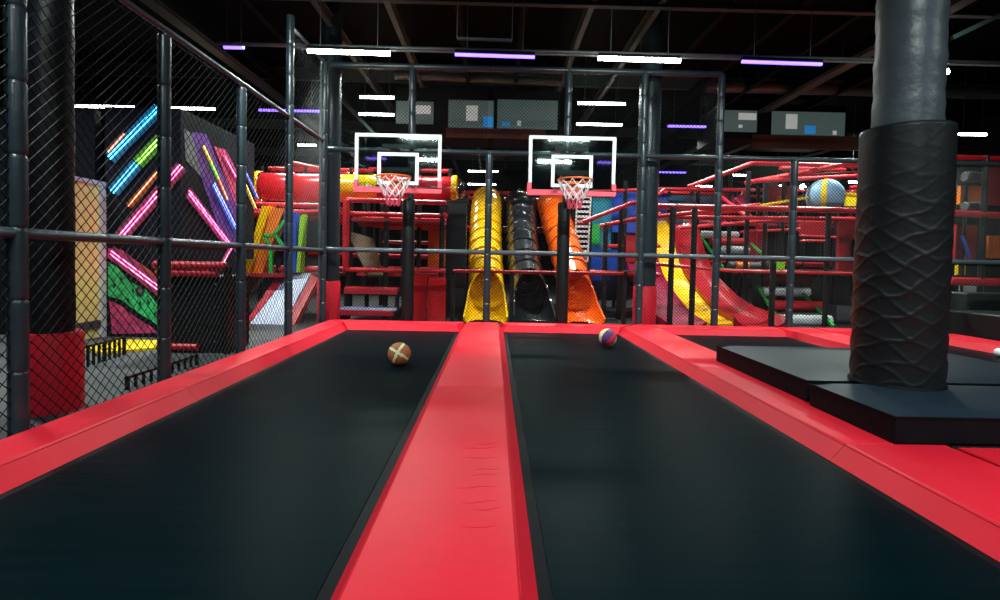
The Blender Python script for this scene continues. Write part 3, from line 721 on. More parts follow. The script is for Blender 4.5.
# ------------------------------------------------------------------ slides
def tubeslide(pts, rad, m, label, ribs, ribm, exit_len=4, name='tube_slide'):
    # closed ribbed tube whose last stretch opens into a trough
    t = thing(name, (pts[-1][0], pts[-1][1], -0.02), label, 'slide')
    P = [V(p) for p in pts]
    def cr(i, f):
        p0, p1, p2, p3 = P[max(i-1, 0)], P[i], P[min(i+1, len(P)-1)], P[min(i+2, len(P)-1)]
        return 0.5*((2*p1)+(p2-p0)*f+(2*p0-5*p1+4*p2-p3)*f*f+(3*p1-p0-3*p2+p3)*f**3)
    path = [cr(i, f/8) for i in range(len(P)-1) for f in range(8)]+[P[-1]]
    L = [0]
    for i in range(1, len(path)): L.append(L[-1]+(path[i]-path[i-1]).length)
    def on(s):
        for i in range(1, len(path)):
            if L[i] >= s: f = (s-L[i-1])/max(1e-6, L[i]-L[i-1]); return path[i-1].lerp(path[i], f)
        return path[-1]
    tot = L[-1]; Lt = tot-exit_len
    n = ribs
    for k in range(n):
        s0, s1 = Lt*k/n, Lt*(k+1)/n
        q = [on(s0+(s1-s0)*f) for f in (0, 0.04, 0.1, 0.5, 0.9, 0.96, 1)]
        mb = MB(); mb.rings(q, [rad*1.10, rad*1.10, rad*1.0, rad*1.0, rad*1.0, rad*1.07, rad*1.07], 28, cap=False)
        mb.build('tube_section', ribm[k % len(ribm)], t, angle=25)
    # exit trough: half pipe flaring outwards
    mb = MB(); N = 10; A = 22; vs = []; fs = []
    for i in range(N+1):
        f = i/N; c = on(Lt+exit_len*f); d = (on(min(tot, Lt+exit_len*f+0.05))-on(max(0, Lt+exit_len*f-0.05))).normalized()
        x = d.cross(V((0, 0, 1))).normalized(); u = x.cross(d).normalized()
        op = math.radians(175-85*min(1, f*2.2)); rr = rad*(1.03+0.18*f)
        for layer in (rr, rr-0.03):
            for k in range(A+1):
                th = -PI/2-op+2*op*k/A
                p = c+(x*math.cos(th)+u*math.sin(th))*layer; p.z = max(p.z, -0.015); vs.append(p)
    w = A+1
    for i in range(N):
        for k in range(A):
            a = i*2*w; b = (i+1)*2*w
            fs.append((a+k, a+k+1, b+k+1, b+k)); fs.append((a+w+k, b+w+k, b+w+k+1, a+w+k+1))
        for k in (0, A):
            a = i*2*w+k; b = (i+1)*2*w+k; fs.append((a, b, b+w, a+w))
    for i in (0, N):
        a = i*2*w
        for k in range(A): fs.append((a+k, a+k+1, a+w+k+1, a+w+k))
    mb.add(vs, fs); mb.build('exit_trough', m, t, angle=50)
    return t
tubeslide([(-0.22, 13.3, 2.62), (-0.21, 12.8, 2.44), (-0.21, 12.2, 2.06), (-0.19, 11.3, 1.35), (-0.15, 10.45, 0.68), (-0.13, 9.9, 0.36), (-0.13, 9.3, 0.10)], 0.335, YELLOW,
          'yellow ribbed tube slide coming down behind the centre of the back fence', 10, [YELLOW], 1.35)
tubeslide([(0.62, 13.4, 2.60), (0.63, 13.0, 2.47), (0.63, 12.4, 2.14), (0.62, 11.5, 1.55), (0.66, 10.6, 0.82), (0.74, 9.95, 0.42), (0.76, 9.35, 0.12)], 0.325, BLACKPL,
          'black ribbed tube slide between the yellow and the orange slide', 10, [BLACKPL, mat('grey_ribs', (0.022, 0.022, 0.026), 0.18, coat=0.6)], 1.2)
tubeslide([(1.42, 13.3, 2.55), (1.43, 12.8, 2.40), (1.46, 12.1, 1.98), (1.54, 11.3, 1.42), (1.62, 10.5, 0.70), (1.64, 9.9, 0.36), (1.64, 9.3, 0.10)], 0.325, ORANGE,
          'orange ribbed tube slide on the right of the three tube slides', 9, [ORANGE], 1.35)
# padded cross bar in front of the slides
sb = thing('padded_barrier', (0.7, 9.25, -0.02), 'low red padded bar across the fronts of the tube slides', 'barrier')
m_ = MB(); foam(m_, at(453, 271, 9.2), at(625, 274, 9.2), 0.03, 0.5); m_.build('bar', REDRAIL, sb)
for px in (453, 512, 560, 625):
    p = at(px, 272, 9.2); m_ = MB(); m_.tube((p.x, 9.2, -0.02), (p.x, 9.2, p.z), 0.04); m_.build('post', FOAMB, sb)

# crawl tunnel at the left
tn = thing('crawl_tunnel', (-2.5, 10.3, 2.05), 'red and yellow horizontal crawl tunnel on top of the left climbing frame', 'tunnel')
def section(x0, x1, r, m, nm='tunnel_section'):
    z = 2.48; k = MB(); k.rings([(x0, 10.4, z), (x0+0.02, 10.4, z), (x1-0.02, 10.4, z), (x1, 10.4, z)], [r-0.01, r, r, r-0.01], 36, cap=False); return k.build(nm, m, tn, angle=30)
section(-4.72, -4.60, 0.305, YELLOW, 'end_ring'); section(-4.60, -4.0, 0.275, REDPL); section(-4.0, -3.94, 0.292, REDPL, 'joint_ring'); section(-3.94, -3.30, 0.275, REDPL)
section(-3.3, -2.3, 0.275, YELLOW); section(-2.3, -2.24, 0.292, REDPL, 'joint_ring'); section(-2.24, -1.5, 0.275, REDPL); section(-1.5, -1.44, 0.292, REDPL, 'joint_ring'); section(-1.44, -0.86, 0.275, REDPL); section(-0.86, -0.76, 0.305, YELLOW, 'end_ring')
k = MB(); k.sphere((-0.76, 10.4, 2.48), 0.26, 24, 16); k.v = [((v[0]+0.76)*0.7-0.76, v[1], v[2]) for v in k.v]
dome = bpy.data.materials.new('clear_dome'); dome.use_nodes = True; dome.node_tree.nodes.clear()
nt = dome.node_tree; o_ = nt.nodes.new('ShaderNodeOutputMaterial'); mx = nt.nodes.new('ShaderNodeMixShader'); tr = nt.nodes.new('ShaderNodeBsdfTransparent'); gl = nt.nodes.new('ShaderNodeBsdfGlossy'); gl.inputs['Roughness'].default_value = 0.08
mx.inputs[0].default_value = 0.25; nt.links.new(tr.outputs[0], mx.inputs[1]); nt.links.new(gl.outputs[0], mx.inputs[2]); nt.links.new(mx.outputs[0], o_.inputs[0])
k.build('clear_dome', dome, tn)

# ------------------------------------------------------------------ climbing frames
def frame(label, posts, rails, extras=(), name='climbing_tower', pr=0.05, rr=0.045, base=None):
    p0 = posts[0]
    t = thing(name, (p0[0], p0[1], -0.02), label, 'climbing frame')
    for (x, y, z) in posts:
        k = MB(); foam(k, (x, y, -0.02), (x, y, z), pr, 0.6, 10); k.build('post', FOAMB, t, angle=30)
    for rl in rails:
        a, b = rl[0], rl[1]; m = rl[2] if len(rl) > 2 else REDRAIL; r = rl[3] if len(rl) > 3 else rr
        k = MB(); foam(k, a, b, r, 0.6, 10); k.build('padded_rail', m, t, angle=30)
    for nm, mb, m in extras: mb.build(nm, m, t, bevel=0.0)
    return t
def bx(a, b): k = MB(); k.bb(a, b); return k
# left tower carrying the tunnel
P = [(x, y, 2.05 if y < 10 else 3.0) for x in (-4.95, -4.0, -3.05) for y in (9.7, 11.1)]
R_ = []
for z in (0.87, 2.06):
    R_ += [((-4.95, 9.7, z), (-3.0, 9.7, z)), ((-4.95, 11.1, z), (-3.0, 11.1, z)), ((-4.95, 9.7, z), (-4.95, 11.1, z)), ((-3.05, 9.7, z), (-3.05, 11.1, z))]
R_ += [((-4.8, 11.1, 2.95), (-2.6, 11.1, 2.95)), ((-4.3, 11.1, 3.08), (-2.8, 11.1, 2.8)), ((-4.95, 9.65, 1.86), (-3.0, 9.7, 1.96)), ((-4.0, 9.7, 1.9), (-3.0, 10.6, 1.8))]
fr = frame('red railed climbing frame under the left end of the crawl tunnel', P, R_,
      [('deck', bx((-4.9, 9.75, 1.86), (-3.05, 11.1, 1.92)), REDDARK), ('deck', bx((-4.9, 9.75, 0.74), (-3.05, 11.1, 0.80)), REDDARK), ('deck_apron', bx((-4.8, 9.22, 0.74), (-3.72, 9.75, 0.80)), REDDARK)])
# striped climbing ramp
rp = thing('climbing_ramp', (-3.6, 9.0, -0.02), 'white striped climbing ramp with red sides left of the far left column', 'ramp')
def ramp(t, a0, a1, b0, b1, th, m, nm):
    k = MB(); A = [V(a0), V(a1), V(b1), V(b0)]; k.frustum([v-V((0, 0, th)) for v in A], A); return k.build(nm, m, t, smooth=False)
Y0, Y1 = 8.62, 9.55
l0, l1 = at(248, 326, Y0), at(282, 326, Y0); h0, h1 = at(289, 274, Y1), at(311, 273, Y1)
ramp(rp, l0, l1, h0, h1, 0.06, RAMPW, 'striped_surface')
s0, s1 = at(243, 326, Y0), at(278, 274, Y1); ramp(rp, s0, l0-V((0.02, 0, 0)), s1, h0-V((0.02, 0, 0)), 0.14, REDDARK, 'side_pad')
s2, s3 = at(293, 327, Y0), at(318, 278, Y1); ramp(rp, l1+V((0.02, 0, -0.02)), s2, h1+V((0.02, 0, -0.02)), s3, 0.14, REDDARK, 'side_pad')
# coloured foam shapes stored under the tunnel
def slab(pts, Y, th, m, name, label, cat):
    k = MB(); a = [at(px, py, Y) for px, py in pts]; k.frustum([v+V((0, th, 0)) for v in a], a); return tag(k.build(name, m, smooth=False), label, cat)
slab([(262, 206), (270, 206), (250, 274), (242, 274)], 9.42, 0.25, YELLOW, 'foam_slab', 'leaning yellow foam slab under the left end of the crawl tunnel', 'foam shape')
slab([(272, 208), (284, 208), (262, 274), (252, 274)], 9.4, 0.25, ORANGEV, 'foam_slab', 'leaning orange foam slab under the crawl tunnel', 'foam shape')
slab([(283, 274), (292, 274), (276, 300), (267, 300)], 9.75, 0.2, ORANGEV, 'foam_slab', 'small orange foam slab behind the striped ramp', 'foam shape')
slab([(252, 276), (262, 276), (250, 292), (244, 292)], 9.75, 0.2, ORANGEV, 'foam_slab', 'small orange foam slab behind the second left fence post', 'foam shape')
slab([(284, 212), (296, 212), (296, 272), (284, 272)], 9.42, 0.2, BLUE, 'foam_block', 'blue foam block under the crawl tunnel', 'foam shape')
slab([(300, 216), (304, 214), (300, 272), (296, 272)], 9.42, 0.2, LIME, 'foam_slab', 'thin lime foam slab beside the blue block under the tunnel', 'foam shape')
gf = thing('foam_cube', at(274, 245, 9.35), 'green open cube frame under the crawl tunnel', 'foam shape')
for (p, q) in (((264, 236), (275, 234)), ((275, 234), (283, 246)), ((264, 236), (271, 247)), ((271, 247), (283, 246)), ((275, 234), (285, 221)), ((271, 247), (271, 273))):
    k = MB(); k.bar(at(*p, 9.35), at(*q, 9.35), 0.06, 0.05); k.build('bar', GREEN, gf, smooth=False)
# centre-left tower
P = [(-2.72, 9.75, 2.18), (-2.72, 11.2, 2.6), (-2.03, 9.8, 2.15), (-1.62, 11.2, 3.05), (-0.98, 9.75, 2.1), (-0.98, 11.2, 3.05), (-2.72, 12.6, 3.05), (-0.98, 12.6, 3.05)]
R_ = [((-2.75, 9.7, 2.18), (-0.9, 9.7, 2.16)), ((-2.75, 9.75, 1.93), (-0.9, 9.75, 1.92)), ((-2.75, 9.7, 0.89), (-0.9, 9.7, 0.90)), ((-2.75, 11.2, 1.95), (-0.9, 11.2, 1.95)), ((-2.75, 11.2, 0.9), (-0.9, 11.2, 0.9)),
      ((-2.72, 9.7, 1.95), (-2.72, 11.2, 1.95)), ((-0.95, 9.7, 1.95), (-0.95, 11.2, 1.95)), ((-2.72, 11.2, 3.0), (-0.95, 11.2, 3.0)), ((-2.72, 12.6, 3.0), (-0.95, 12.6, 3.0)),
      ((-2.72, 11.2, 2.7), (-0.95, 11.2, 2.7)), ((-2.72, 12.6, 1.5), (-0.95, 12.6, 1.5)), ((-2.75, 9.68, 0.86), (-2.75, 9.68, 2.18), REDRAIL, 0.065), ((-2.7, 10.4, 1.78), (-1.0, 10.4, 1.8))]
net1 = MB(); q = [at(346, 230, 10.6), at(373, 238, 10.6), at(384, 275, 9.9), at(368, 275, 9.9)]; net1.frustum([v-V((0, 0, 0.04)) for v in q], q)
frame('red railed climbing frame behind the left hoop, with steps at its foot', P, R_,
      [('deck', bx((-2.68, 9.75, 1.8), (-0.98, 12.6, 1.86)), REDDARK), ('deck', bx((-2.68, 10.2, 0.76), (-0.98, 12.6, 0.82)), REDDARK), ('sloping_net_floor', net1, BROWN),
       ('red_board', bx((-1.57, 9.62, -0.02), (-1.23, 9.68, 0.80)), REDPL), ('red_board', bx((-1.21, 9.60, -0.02), (-0.88, 9.66, 0.78)), REDPL), ('orange_net_panel', bx((-1.55, 12.2, 0.85), (-1.0, 12.3, 1.8)), ORANGEV)])
st = thing('padded_steps', (-2.25, 9.6, -0.02), 'red padded steps with a blue and white tread, right of the far left column', 'steps')
for (y0, y1, z, m) in ((9.2, 9.5, 0.16, BLUEWHITE), (9.5, 9.75, 0.52, REDPL)):
    k = MB(); k.bb((-2.72, y0, z), (-1.75, y1, z+0.06)); k.build('tread', m, st, bevel=0.015)
    k = MB(); k.bb((-2.72, y0-0.03, z-0.07), (-1.75, y0, z+0.03)); k.build('nosing', REDDARK, st, bevel=0.01)
for x in (-2.70, -1.78):
    k = MB(); k.bb((x-0.02, 9.2, -0.02), (x+0.02, 9.75, 0.15)); k.bb((x-0.02, 9.5, 0.15), (x+0.02, 9.75, 0.51)); k.build('side_board', FOAMB, st, smooth=False)
# tall black panel left of the yellow slide
bp_ = thing('black_padded_wall', (-0.75, 10.25, -0.02), 'tall black padded panel just left of the yellow slide', 'panel')
k = MB(); k.bb((-0.95, 10.2, -0.02), (-0.55, 10.32, 2.25)); k.build('board', BLACKV, bp_, bevel=0.015)
k = MB(); k.bb((-0.96, 10.18, 2.23), (-0.54, 10.34, 2.30)); k.build('cap', FOAMB, bp_, bevel=0.01)
# launch tower behind the three slides
P = [(x, y, 2.9) for x in (-0.75, 0.18, 1.02, 1.9) for y in (13.45, 14.8)]
R_ = [((-0.8, 13.45, z), (2.0, 13.45, z)) for z in (1.95, 2.85)]+[((-0.8, 14.8, z), (2.0, 14.8, z)) for z in (1.95, 2.85)]+[((-0.75, 13.45, z), (-0.75, 14.8, z)) for z in (1.95, 2.85)]
frame('red railed start platform at the top of the three tube slides', P, R_, [('deck', bx((-0.75, 13.45, 1.9), (1.95, 14.8, 1.96)), REDDARK)])
# back-right of the slides: blue padded climbing tower
P = [at(px, 330, 10.4) for px in (603, 618, 636, 648)]
P = [(p.x, 10.4, 2.25 if i else 1.9) for i, p in enumerate(P)]+[(2.2, 12, 3.0), (3.0, 12, 3.0), (2.9, 13.5, 3.0)]
R_ = [(at(583, 222, 10.3), at(632, 203, 10.3)), (at(632, 203, 10.3), at(665, 206, 10.3)), (at(600, 226, 10.4), at(660, 214, 10.4)), (at(590, 192, 12), at(660, 189, 12)), (at(590, 272, 10.3), at(660, 275, 10.3)), (at(602, 246, 12), at(660, 246, 12))]
def pan(x0, x1, y0, y1, Y, th=0.08):
    a, b = at(x0, y1, Y), at(x1, y0, Y); k = MB(); k.bb((a.x, Y, a.z), (b.x, Y+th, b.z)); return k
frame('climbing frame with blue and teal panels right of the orange slide', P, R_,
      [('blue_panel', pan(612, 652, 190, 232, 12.4), BLUE), ('teal_panel', pan(590, 612, 198, 250, 12.5), TEAL), ('green_panel', pan(591, 600, 224, 244, 12.3), GREEN), ('blue_panel', pan(590, 630, 250, 300, 12.3), BLUE), ('red_panel', pan(626, 652, 236, 262, 11.9), REDDARK), ('deck', bx((1.9, 10.6, 0.9), (3.2, 12.2, 0.95)), FOAMB)])
wr = thing('white_net_ladder', at(583, 262, 11), 'white webbing ladder hanging right of the orange slide', 'ladder')
k = MB(); a, b = at(574, 262, 11.2), at(591, 198, 11.2); 
for f in range(14):
    z = a.z+(b.z-a.z)*f/13; x = 0.04*f/13; k.bb((a.x+x, 11.2, z), (b.x-0.04+x, 11.22, z+0.05))
k.build('rungs', WHITEM, wr, smooth=False)
k = MB(); k.bar((a.x, 11.21, a.z), (a.x+0.04, 11.21, b.z+0.05), 0.03, 0.03); k.bar((b.x-.04, 11.21, a.z), (b.x, 11.21, b.z+0.05), 0.03, 0.03); k.build('side_straps', WHITEM, wr, smooth=False)

# wide lane slide at the right
ls = thing('lane_slide', (4.3, 11, -0.02), 'wide glossy red slide with a yellow divider, right of the right column', 'slide')
prof = [(13.0, 2.15), (12.7, 1.98), (12.4, 1.64), (12.05, 1.22), (11.6, 0.82), (11.1, 0.58), (10.6, 0.37), (10.1, 0.19), (9.6, 0.09), (9.15, 0.04)]
def smoothprof(pr, n=6):
    out = []
    for i in range(len(pr)-1):
        p0, p1, p2, p3 = pr[max(i-1, 0)], pr[i], pr[i+1], pr[min(i+2, len(pr)-1)]
        for f in range(n):
            t = f/n; out.append(tuple(0.5*((2*p1[c])+(p2[c]-p0[c])*t+(2*p0[c]-5*p1[c]+4*p2[c]-p3[c])*t*t+(3*p1[c]-p0[c]-3*p2[c]+p3[c])*t**3) for c in (0, 1)))
    return out+[pr[-1]]
SP = smoothprof(prof)
def lane(x0f, x1f, dz, rim, m, nm, concave=0.06):
    k = MB(); N = 12; vs = []; fs = []
    for i, (y, z) in enumerate(SP):
        f = i/(len(SP)-1); a, b = x0f(f), x1f(f)
        for j in range(N+1):
            u = j/N; e = abs(2*u-1); zz = z+dz+concave*(e**4)*rim-concave*0.3*(1-e*e); vs.append((a+(b-a)*u, y, max(zz, 0.0)))
    w = N+1; n = len(SP)
    low = [(v[0], v[1], max(-0.02, v[2]-0.12)) for v in vs]; o = len(vs); vs += low
    for i in range(n-1):
        for j in range(N):
            q = (i*w+j, i*w+j+1, (i+1)*w+j+1, (i+1)*w+j); fs.append(q); fs.append(tuple(o+r for r in reversed(q)))
        for j in (0, N): fs.append((i*w+j, (i+1)*w+j, o+(i+1)*w+j, o+i*w+j))
    for i in (0, n-1):
        for j in range(N): fs.append((i*w+j, i*w+j+1, o+i*w+j+1, o+i*w+j))
    k.add(vs, fs); return k.build(nm, m, ls, angle=60)
lane(lambda f: 3.05, lambda f: 3.80, 0.0, 1.0, PURPLEPL, 'slide_lane')['label'] = 'dark purple-red lane'
lane(lambda f: 3.80, lambda f: 4.27, 0.05, 0.1, YELLOW, 'lane_divider')['label'] = 'yellow divider'
lane(lambda f: 4.27, lambda f: 4.92+1.6*max(0, f-0.5)**2.2, 0.0, 3.0, REDLANE, 'slide_lane')['label'] = 'glossy red lane'
k = MB(); k.bb((3.0, 13.0, 2.0), (5.1, 14.0, 2.1)); k.build('top_deck', REDDARK, ls)
for x in (3.05, 5.05):
    k = MB(); k.tube((x, 13.1, -0.02), (x, 13.1, 2.05), 0.05); k.build('post', FOAMB, ls)

# roller ramp
rr_ = thing('roller_ramp', (6.1, 10, -0.02), 'ramp of stacked white and red padded rollers right of the red slide', 'roller ramp')
RL = [((779, 831), 320, 10.0, WHITEM), ((770, 823), 305.5, 10.35, REDRAIL), ((762, 809), 291.5, 10.8, WHITEM), ((764, 811), 279.5, 11.3, REDRAIL), ((728, 768), 266, 12.3, GREYV), ((717, 749), 250, 13.0, WHITEM), ((710, 746), 241.5, 13.3, REDRAIL), ((701, 738), 235, 13.7, WHITEM)]
for (xa, xb), y, Yd, m in RL:
    a, b = at(xa, y-0.5, Yd), at(xb, y+0.5, Yd); r = 0.10
    k = MB(); k.rings([a, a+V((0.02, 0, 0)), b-V((0.02, 0, 0)), b], [r*0.8, r, r, r*0.8], 18); k.build('roller', m, rr_, angle=35)
k = MB(); a = at(736, 266, 12.2); b = at(748, 266, 12.2); k.rings([a, b], 0.105, 18); k.build('roller_band', ORANGEV, rr_)
for pts in (((700, 236, 13.6), (724, 269, 12.2), (752, 277, 11.2), (782, 326, 9.7)), ((745, 238, 13.6), (790, 280, 11.2), (834, 326, 9.7))):
    q = [at(*p) for p in pts]; k = MB(); k.rings(q, 0.035, 8); k.build('side_rail', GREEN, rr_)
for px in (776, 818):
    a = at(px, 322, 9.95); k = MB(); k.tube((a.x, 11.5, -0.02), (a.x, 11.5, 1.0), 0.04); k.build('support_post', FOAMB, rr_)

# right-hand climbing frame with long red rails
P = [(x, y, zt) for x, y, zt in ((3.08, 9.0, 2.1), (3.46, 9.0, 2.1), (5.15, 13.2, 3.1), (4.0, 13.3, 2.9), (5.2, 12.0, 3.1), (4.85, 8.98, 1.3), (4.55, 13.6, 3.0), (6.05, 11.6, 3.1), (5.3, 14.0, 3.2), (5.35, 11.0, 3.1), (6.38, 9.9, 2.2), (7.3, 10.0, 3.2), (8.6, 10.0, 3.2), (5.7, 12.6, 3.3), (7.0, 12.6, 3.3), (8.3, 12.6, 3.3), (9.6, 12.6, 3.3))]
R_ = [(at(642, 206, 9.7), at(880, 211, 9.7), REDRAIL, 0.055), (at(655, 217, 10.2), at(760, 205, 9.9)), (at(655, 264, 9.7), at(733, 271, 9.7), REDRAIL, 0.035), (at(733, 271, 9.7), at(866, 274, 9.7), REDRAIL, 0.035),
      (at(640, 188.5, 12.5), at(755, 190, 12.5)), (at(688, 187, 10.6), at(753, 163, 10.6)), (at(753, 163, 10.6), at(880, 167, 10.6)), (at(745, 183, 11.5), at(880, 158, 9.9), REDRAIL, 0.05), (at(755, 181, 11), at(860, 176, 11)),
      (at(660, 217, 10.2), at(880, 219, 11), REDRAIL, 0.04), (at(690, 214, 12), at(790, 207, 10.5)), (at(680, 228, 12), at(800, 218, 11)), (at(720, 196, 12), at(745, 215, 11)), (at(800, 236, 11.5), at(855, 238, 11.5), REDRAIL, 0.03), (at(800, 241, 12), at(830, 241, 12), REDRAIL, 0.03),
      (at(735, 199, 12.5), at(760, 228, 12.5)), (at(742, 196, 12.6), at(752, 180, 12.6)), (at(700, 222, 13), at(760, 224, 12.4), REDRAIL, 0.04), (at(740, 232, 12.6), at(800, 229, 12.6), REDRAIL, 0.035), (at(850, 188, 11.5), at(880, 184, 11.5)), (at(780, 168, 10.8), at(845, 170, 11.5), REDRAIL, 0.04), (at(700, 200, 14), at(716, 226, 14), MAGENTA, 0.04), (at(710, 198, 14), at(726, 224, 14), MAGENTA, 0.04), (at(650, 200, 11), at(664, 190, 12)), (at(790, 176, 12.6), at(875, 172, 12.6)), (at(845, 198, 12.2), at(870, 180, 12.2))]
hole = MB(); pa, pb = at(834, 277, 10.8), at(872, 222, 10.8); cx, cz = pb.x-0.12, (pa.z+pb.z)/2+0.02
n = 32; vs = []; fs = []
for k_ in range(n):
    th = 2*PI*k_/n; c_, s_ = math.cos(th), math.sin(th); sc = 1/max(abs(c_)/0.55, abs(s_)/0.58)
    for yy in (10.8, 10.9): vs += [(cx+0.33*c_, yy, cz+0.36*s_), (cx+sc*c_, yy, cz+sc*s_)]
for k_ in range(n):
    a = 4*k_; b = 4*((k_+1) % n); fs += [(a, b, b+1, a+1), (a+2, a+3, b+3, b+2), (a, a+2, b+2, b), (a+1, b+1, b+3, a+3)]
hole.add(vs, fs)
frame('large climbing frame with long red rails left of the thick pillar', P, R_,
      [('crawl_hole_panel', hole, REDDARK), ('magenta_roll', pan(731, 745, 197, 208, 12.8), MAGENTA), ('blue_panel', pan(655, 668, 194, 230, 13), BLUE), ('pale_panel', pan(668, 716, 196, 226, 13.6), mat('pale_blue_panel', (0.10, 0.16, 0.26), 0.5, var=0.3)), ('white_panel', pan(684, 700, 219, 226, 13.2), WHITEM),
       ('red_panel', pan(766, 790, 186, 206, 13.4), REDDARK), ('red_panel', pan(800, 832, 222, 236, 12.8), REDDARK), ('grey_panel', pan(764, 778, 183, 206, 13.6), GREYV), ('orange_panel', pan(778, 788, 196, 205, 13.3), ORANGEV), ('red_panel', pan(744, 756, 229, 262, 13.2), REDDARK), ('purple_panel', pan(716, 731, 196, 204, 13.5), PURPLE), ('teal_panel', pan(668, 684, 197, 204, 13.5), TEAL), ('red_panel', pan(757, 768, 226, 256, 13.5), REDDARK), ('lime_block', pan(771, 785, 262, 273, 11.6), LIME), ('deck', bx((4.9, 10.2, 0.98), (8.6, 12.6, 1.04)), FOAMB),
       ('red_panel', pan(665, 700, 228, 236, 13.4), REDDARK), ('orange_panel', pan(846, 862, 193, 206, 12), YFOAM), ('dark_panel', pan(752, 850, 278, 330, 12.9), FOAMB), ('grey_box', pan(836, 850, 306, 329, 10.4, 0.3), GREYV)])
# blue ball with yellow band
bl = thing('hanging_ball', (6.69, 10.5, 2.22), 'big light blue ball with a yellow band on the red rail left of the pillar', 'ball')
def band(c): return 1 if abs(c.x*0.84-c.y*0.54+0.06-c.z*0.04) < 0.12 else 0
k = MB(); k.sphere((6.68, 10.5, 2.55), 0.345, 64, 40, band); k.build('ball', [LBLUE, YFOAM], bl)
k = MB(); k.tube(at(752, 207, 10.6), at(812, 197, 10.5), 0.025, 8); k.tube(at(842, 194, 10.5), at(876, 199, 10.5), 0.03, 8); k.build('yellow_bar', YFOAM, bl)

# right of the pillar
P = [(8.9, 9.4, 3.2), (9.75, 9.4, 3.2), (8.9, 11, 3.2), (10.4, 11, 3.2)]
R_ = [(at(950, 157, 9.4), at(1010, 159, 9.4)), (at(950, 213, 9.4), at(1010, 216, 9.4), REDRAIL, 0.06), (at(950, 281, 9.4), at(1010, 283, 9.4), REDRAIL, 0.08), (at(950, 200, 11), at(1010, 190, 11), REDRAIL, 0.04)]
frame('red railed climbing frame right of the thick pillar at the picture edge', P, R_,
      [('orange_panel', pan(960, 984, 186, 204, 10.2), ORANGEV), ('red_panel', pan(988, 1010, 165, 205, 10.3), REDDARK), ('orange_mesh', pan(988, 1010, 236, 258, 10.3), ORANGEV), ('yellow_panel', pan(958, 966, 265, 275, 10.2), YFOAM), ('dark_red_panel', pan(955, 978, 225, 262, 10.4), REDDARK), ('yellow_panel', pan(986, 990, 296, 304, 10.2), YFOAM), ('white_panel', pan(962, 984, 286, 297, 10.3), WHITEM)])
rl = thing('padded_rollers', at(973, 180, 9.9), 'pair of grey padded rollers right of the thick pillar', 'roller')
for y in (177, 207):
    k = MB(); a, b = at(964, y, 9.9), at(984, y, 9.9); k.rings([a, a+V((.02, 0, 0)), b-V((.02, 0, 0)), b], [0.08, 0.1, 0.1, 0.08], 16); k.build('roller', GREYV, rl)
k = MB(); k.tube((at(974, 170, 9.95).x, 10.1, -0.02), (at(974, 170, 9.95).x, 10.1, 2.75), 0.03); k.bb((at(974, 177, 9.9).x-0.02, 9.9, at(974, 177, 9.9).z-0.02), (at(974, 177, 9.9).x+0.02, 10.1, at(974, 177, 9.9).z+0.02)); k.bb((at(974, 207, 9.9).x-0.02, 9.9, at(974, 207, 9.9).z-0.02), (at(974, 207, 9.9).x+0.02, 10.1, at(974, 207, 9.9).z+0.02)); k.build('stand', FOAMB, rl)
k = MB(); a, b = at(962, 236, 9.8), at(970, 258, 9.7); k.tube(a, b, 0.03, 8); tag(k.build('foam_stick', BLUE), 'blue foam stick leaning right of the thick pillar', 'foam shape')
k = MB(); k.bb((7.5, 7.4, -0.02), (9.6, 8.5, 0.45)); tag(k.build('foam_block', BLACKV, bevel=0.03), 'low black padded block at the right picture edge behind the red pad', 'block')
k = MB(); k.bb((8.05, 8.75, -0.02), (9.9, 9.25, 0.72)); tag(k.build('foam_block', BLACKV, bevel=0.03), 'taller black padded block behind the low one at the right picture edge', 'block')

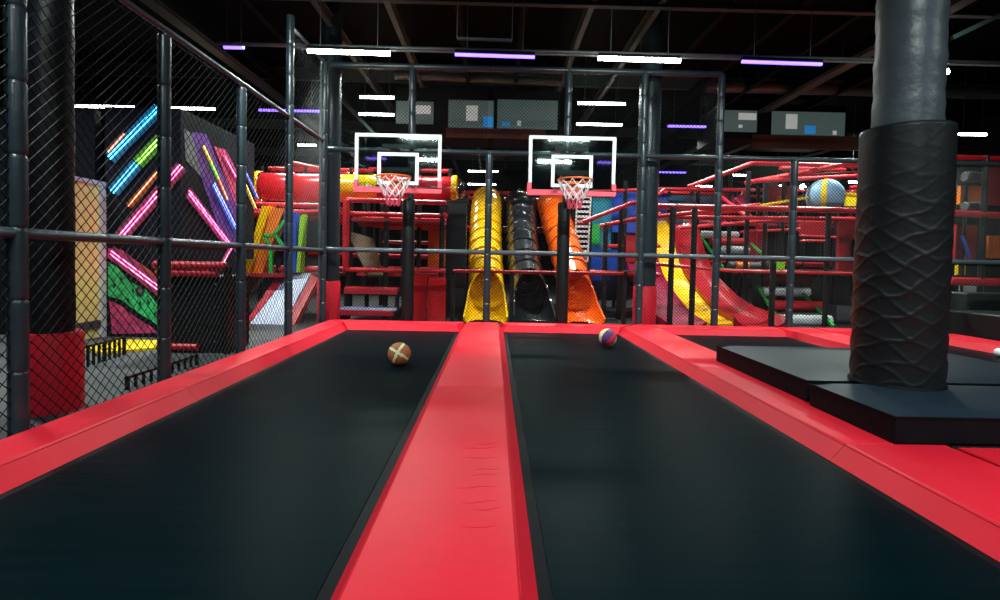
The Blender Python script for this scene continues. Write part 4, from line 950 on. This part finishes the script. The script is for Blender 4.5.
# deep background frames
def grid(x0, x1, nx, y, zs, top, label, mrail=REDRAIL):
    P = [(x0+(x1-x0)*i/nx, y, top) for i in range(nx+1)]+[(x0+(x1-x0)*i/nx, y+1.4, top) for i in range(nx+1)]
    R = [((x0, y, z), (x1, y, z), mrail) for z in zs]+[((x0, y+1.4, z), (x1, y+1.4, z), mrail) for z in zs]
    return frame(label, P, R, [('deck', bx((x0, y, zs[0]-0.1), (x1, y+1.4, zs[0]-0.05)), REDDARK)])
grid(-6.2, -1.6, 4, 15.5, (1.2, 2.4, 3.3), 3.4, 'far red railed climbing frame behind the left hoop')
grid(2.4, 7.2, 4, 16.0, (1.2, 2.4, 3.3), 3.4, 'far red railed climbing frame behind the right column')
grid(7.6, 13.0, 4, 15.0, (1.2, 2.4, 3.3), 3.4, 'far red railed climbing frame behind the thick pillar')
slab([(660, 236), (672, 232), (690, 268), (680, 272)], 14.6, 0.2, PURPLE, 'foam_slab', 'far purple slab behind the yellow divider of the wide slide', 'foam shape')

# ------------------------------------------------------------------ lights (hall tube rows towards and behind the camera, plus unseen fill lamps beyond the fences)
def area(loc, sx, sy, power, col, rot=(0, 0, 0), spread=125):
    l = bpy.data.lights.new('tube_or_fill_lamp', 'AREA'); l.shape = 'RECTANGLE'; l.size = sx; l.size_y = sy; l.spread = math.radians(spread); l.energy = power; l.color = col
    o = bpy.data.objects.new('tube_or_fill_lamp', l); COL.objects.link(o); o.location = loc; o.rotation_euler = rot; return o
WC = (0.86, 1.0, 0.93); PC = (0.30, 0.16, 1.0)
for y in (4.2, 0.8, -2.6):
    for k, (x0, x1) in enumerate(ROWX+[(-5.0, -3.9), (5.7, 6.9)]):
        w = k in (0, 2, 5)
        area(((x0+x1)/2, y, 4.6), 1.17, 0.1, (80 if y > 4 else 62) if w else 7, WC if w else PC, (math.radians(48 if y > 4 else 20), 0, 0), 92 if y > 4 else 125)
for (x, y) in ((-4.5, 11.5), (-1.8, 10.5), (1.6, 10.8), (4.6, 10.8), (7.6, 11), (-3, 15), (1, 16), (5, 15), (9, 14), (-6.2, 5.2), (-3.9, 8.9)):  # unseen lamps beyond the fences, mostly added to brighten what stands there
    area((x, y, 4.7), 1.17, 0.1, 160, WC, (math.radians(-12), 0, 0))
w = bpy.data.worlds.new('world'); S.world = w; w.use_nodes = True
w.node_tree.nodes['Background'].inputs[0].default_value = (0.55, 0.7, 0.8, 1); w.node_tree.nodes['Background'].inputs[1].default_value = 0.01
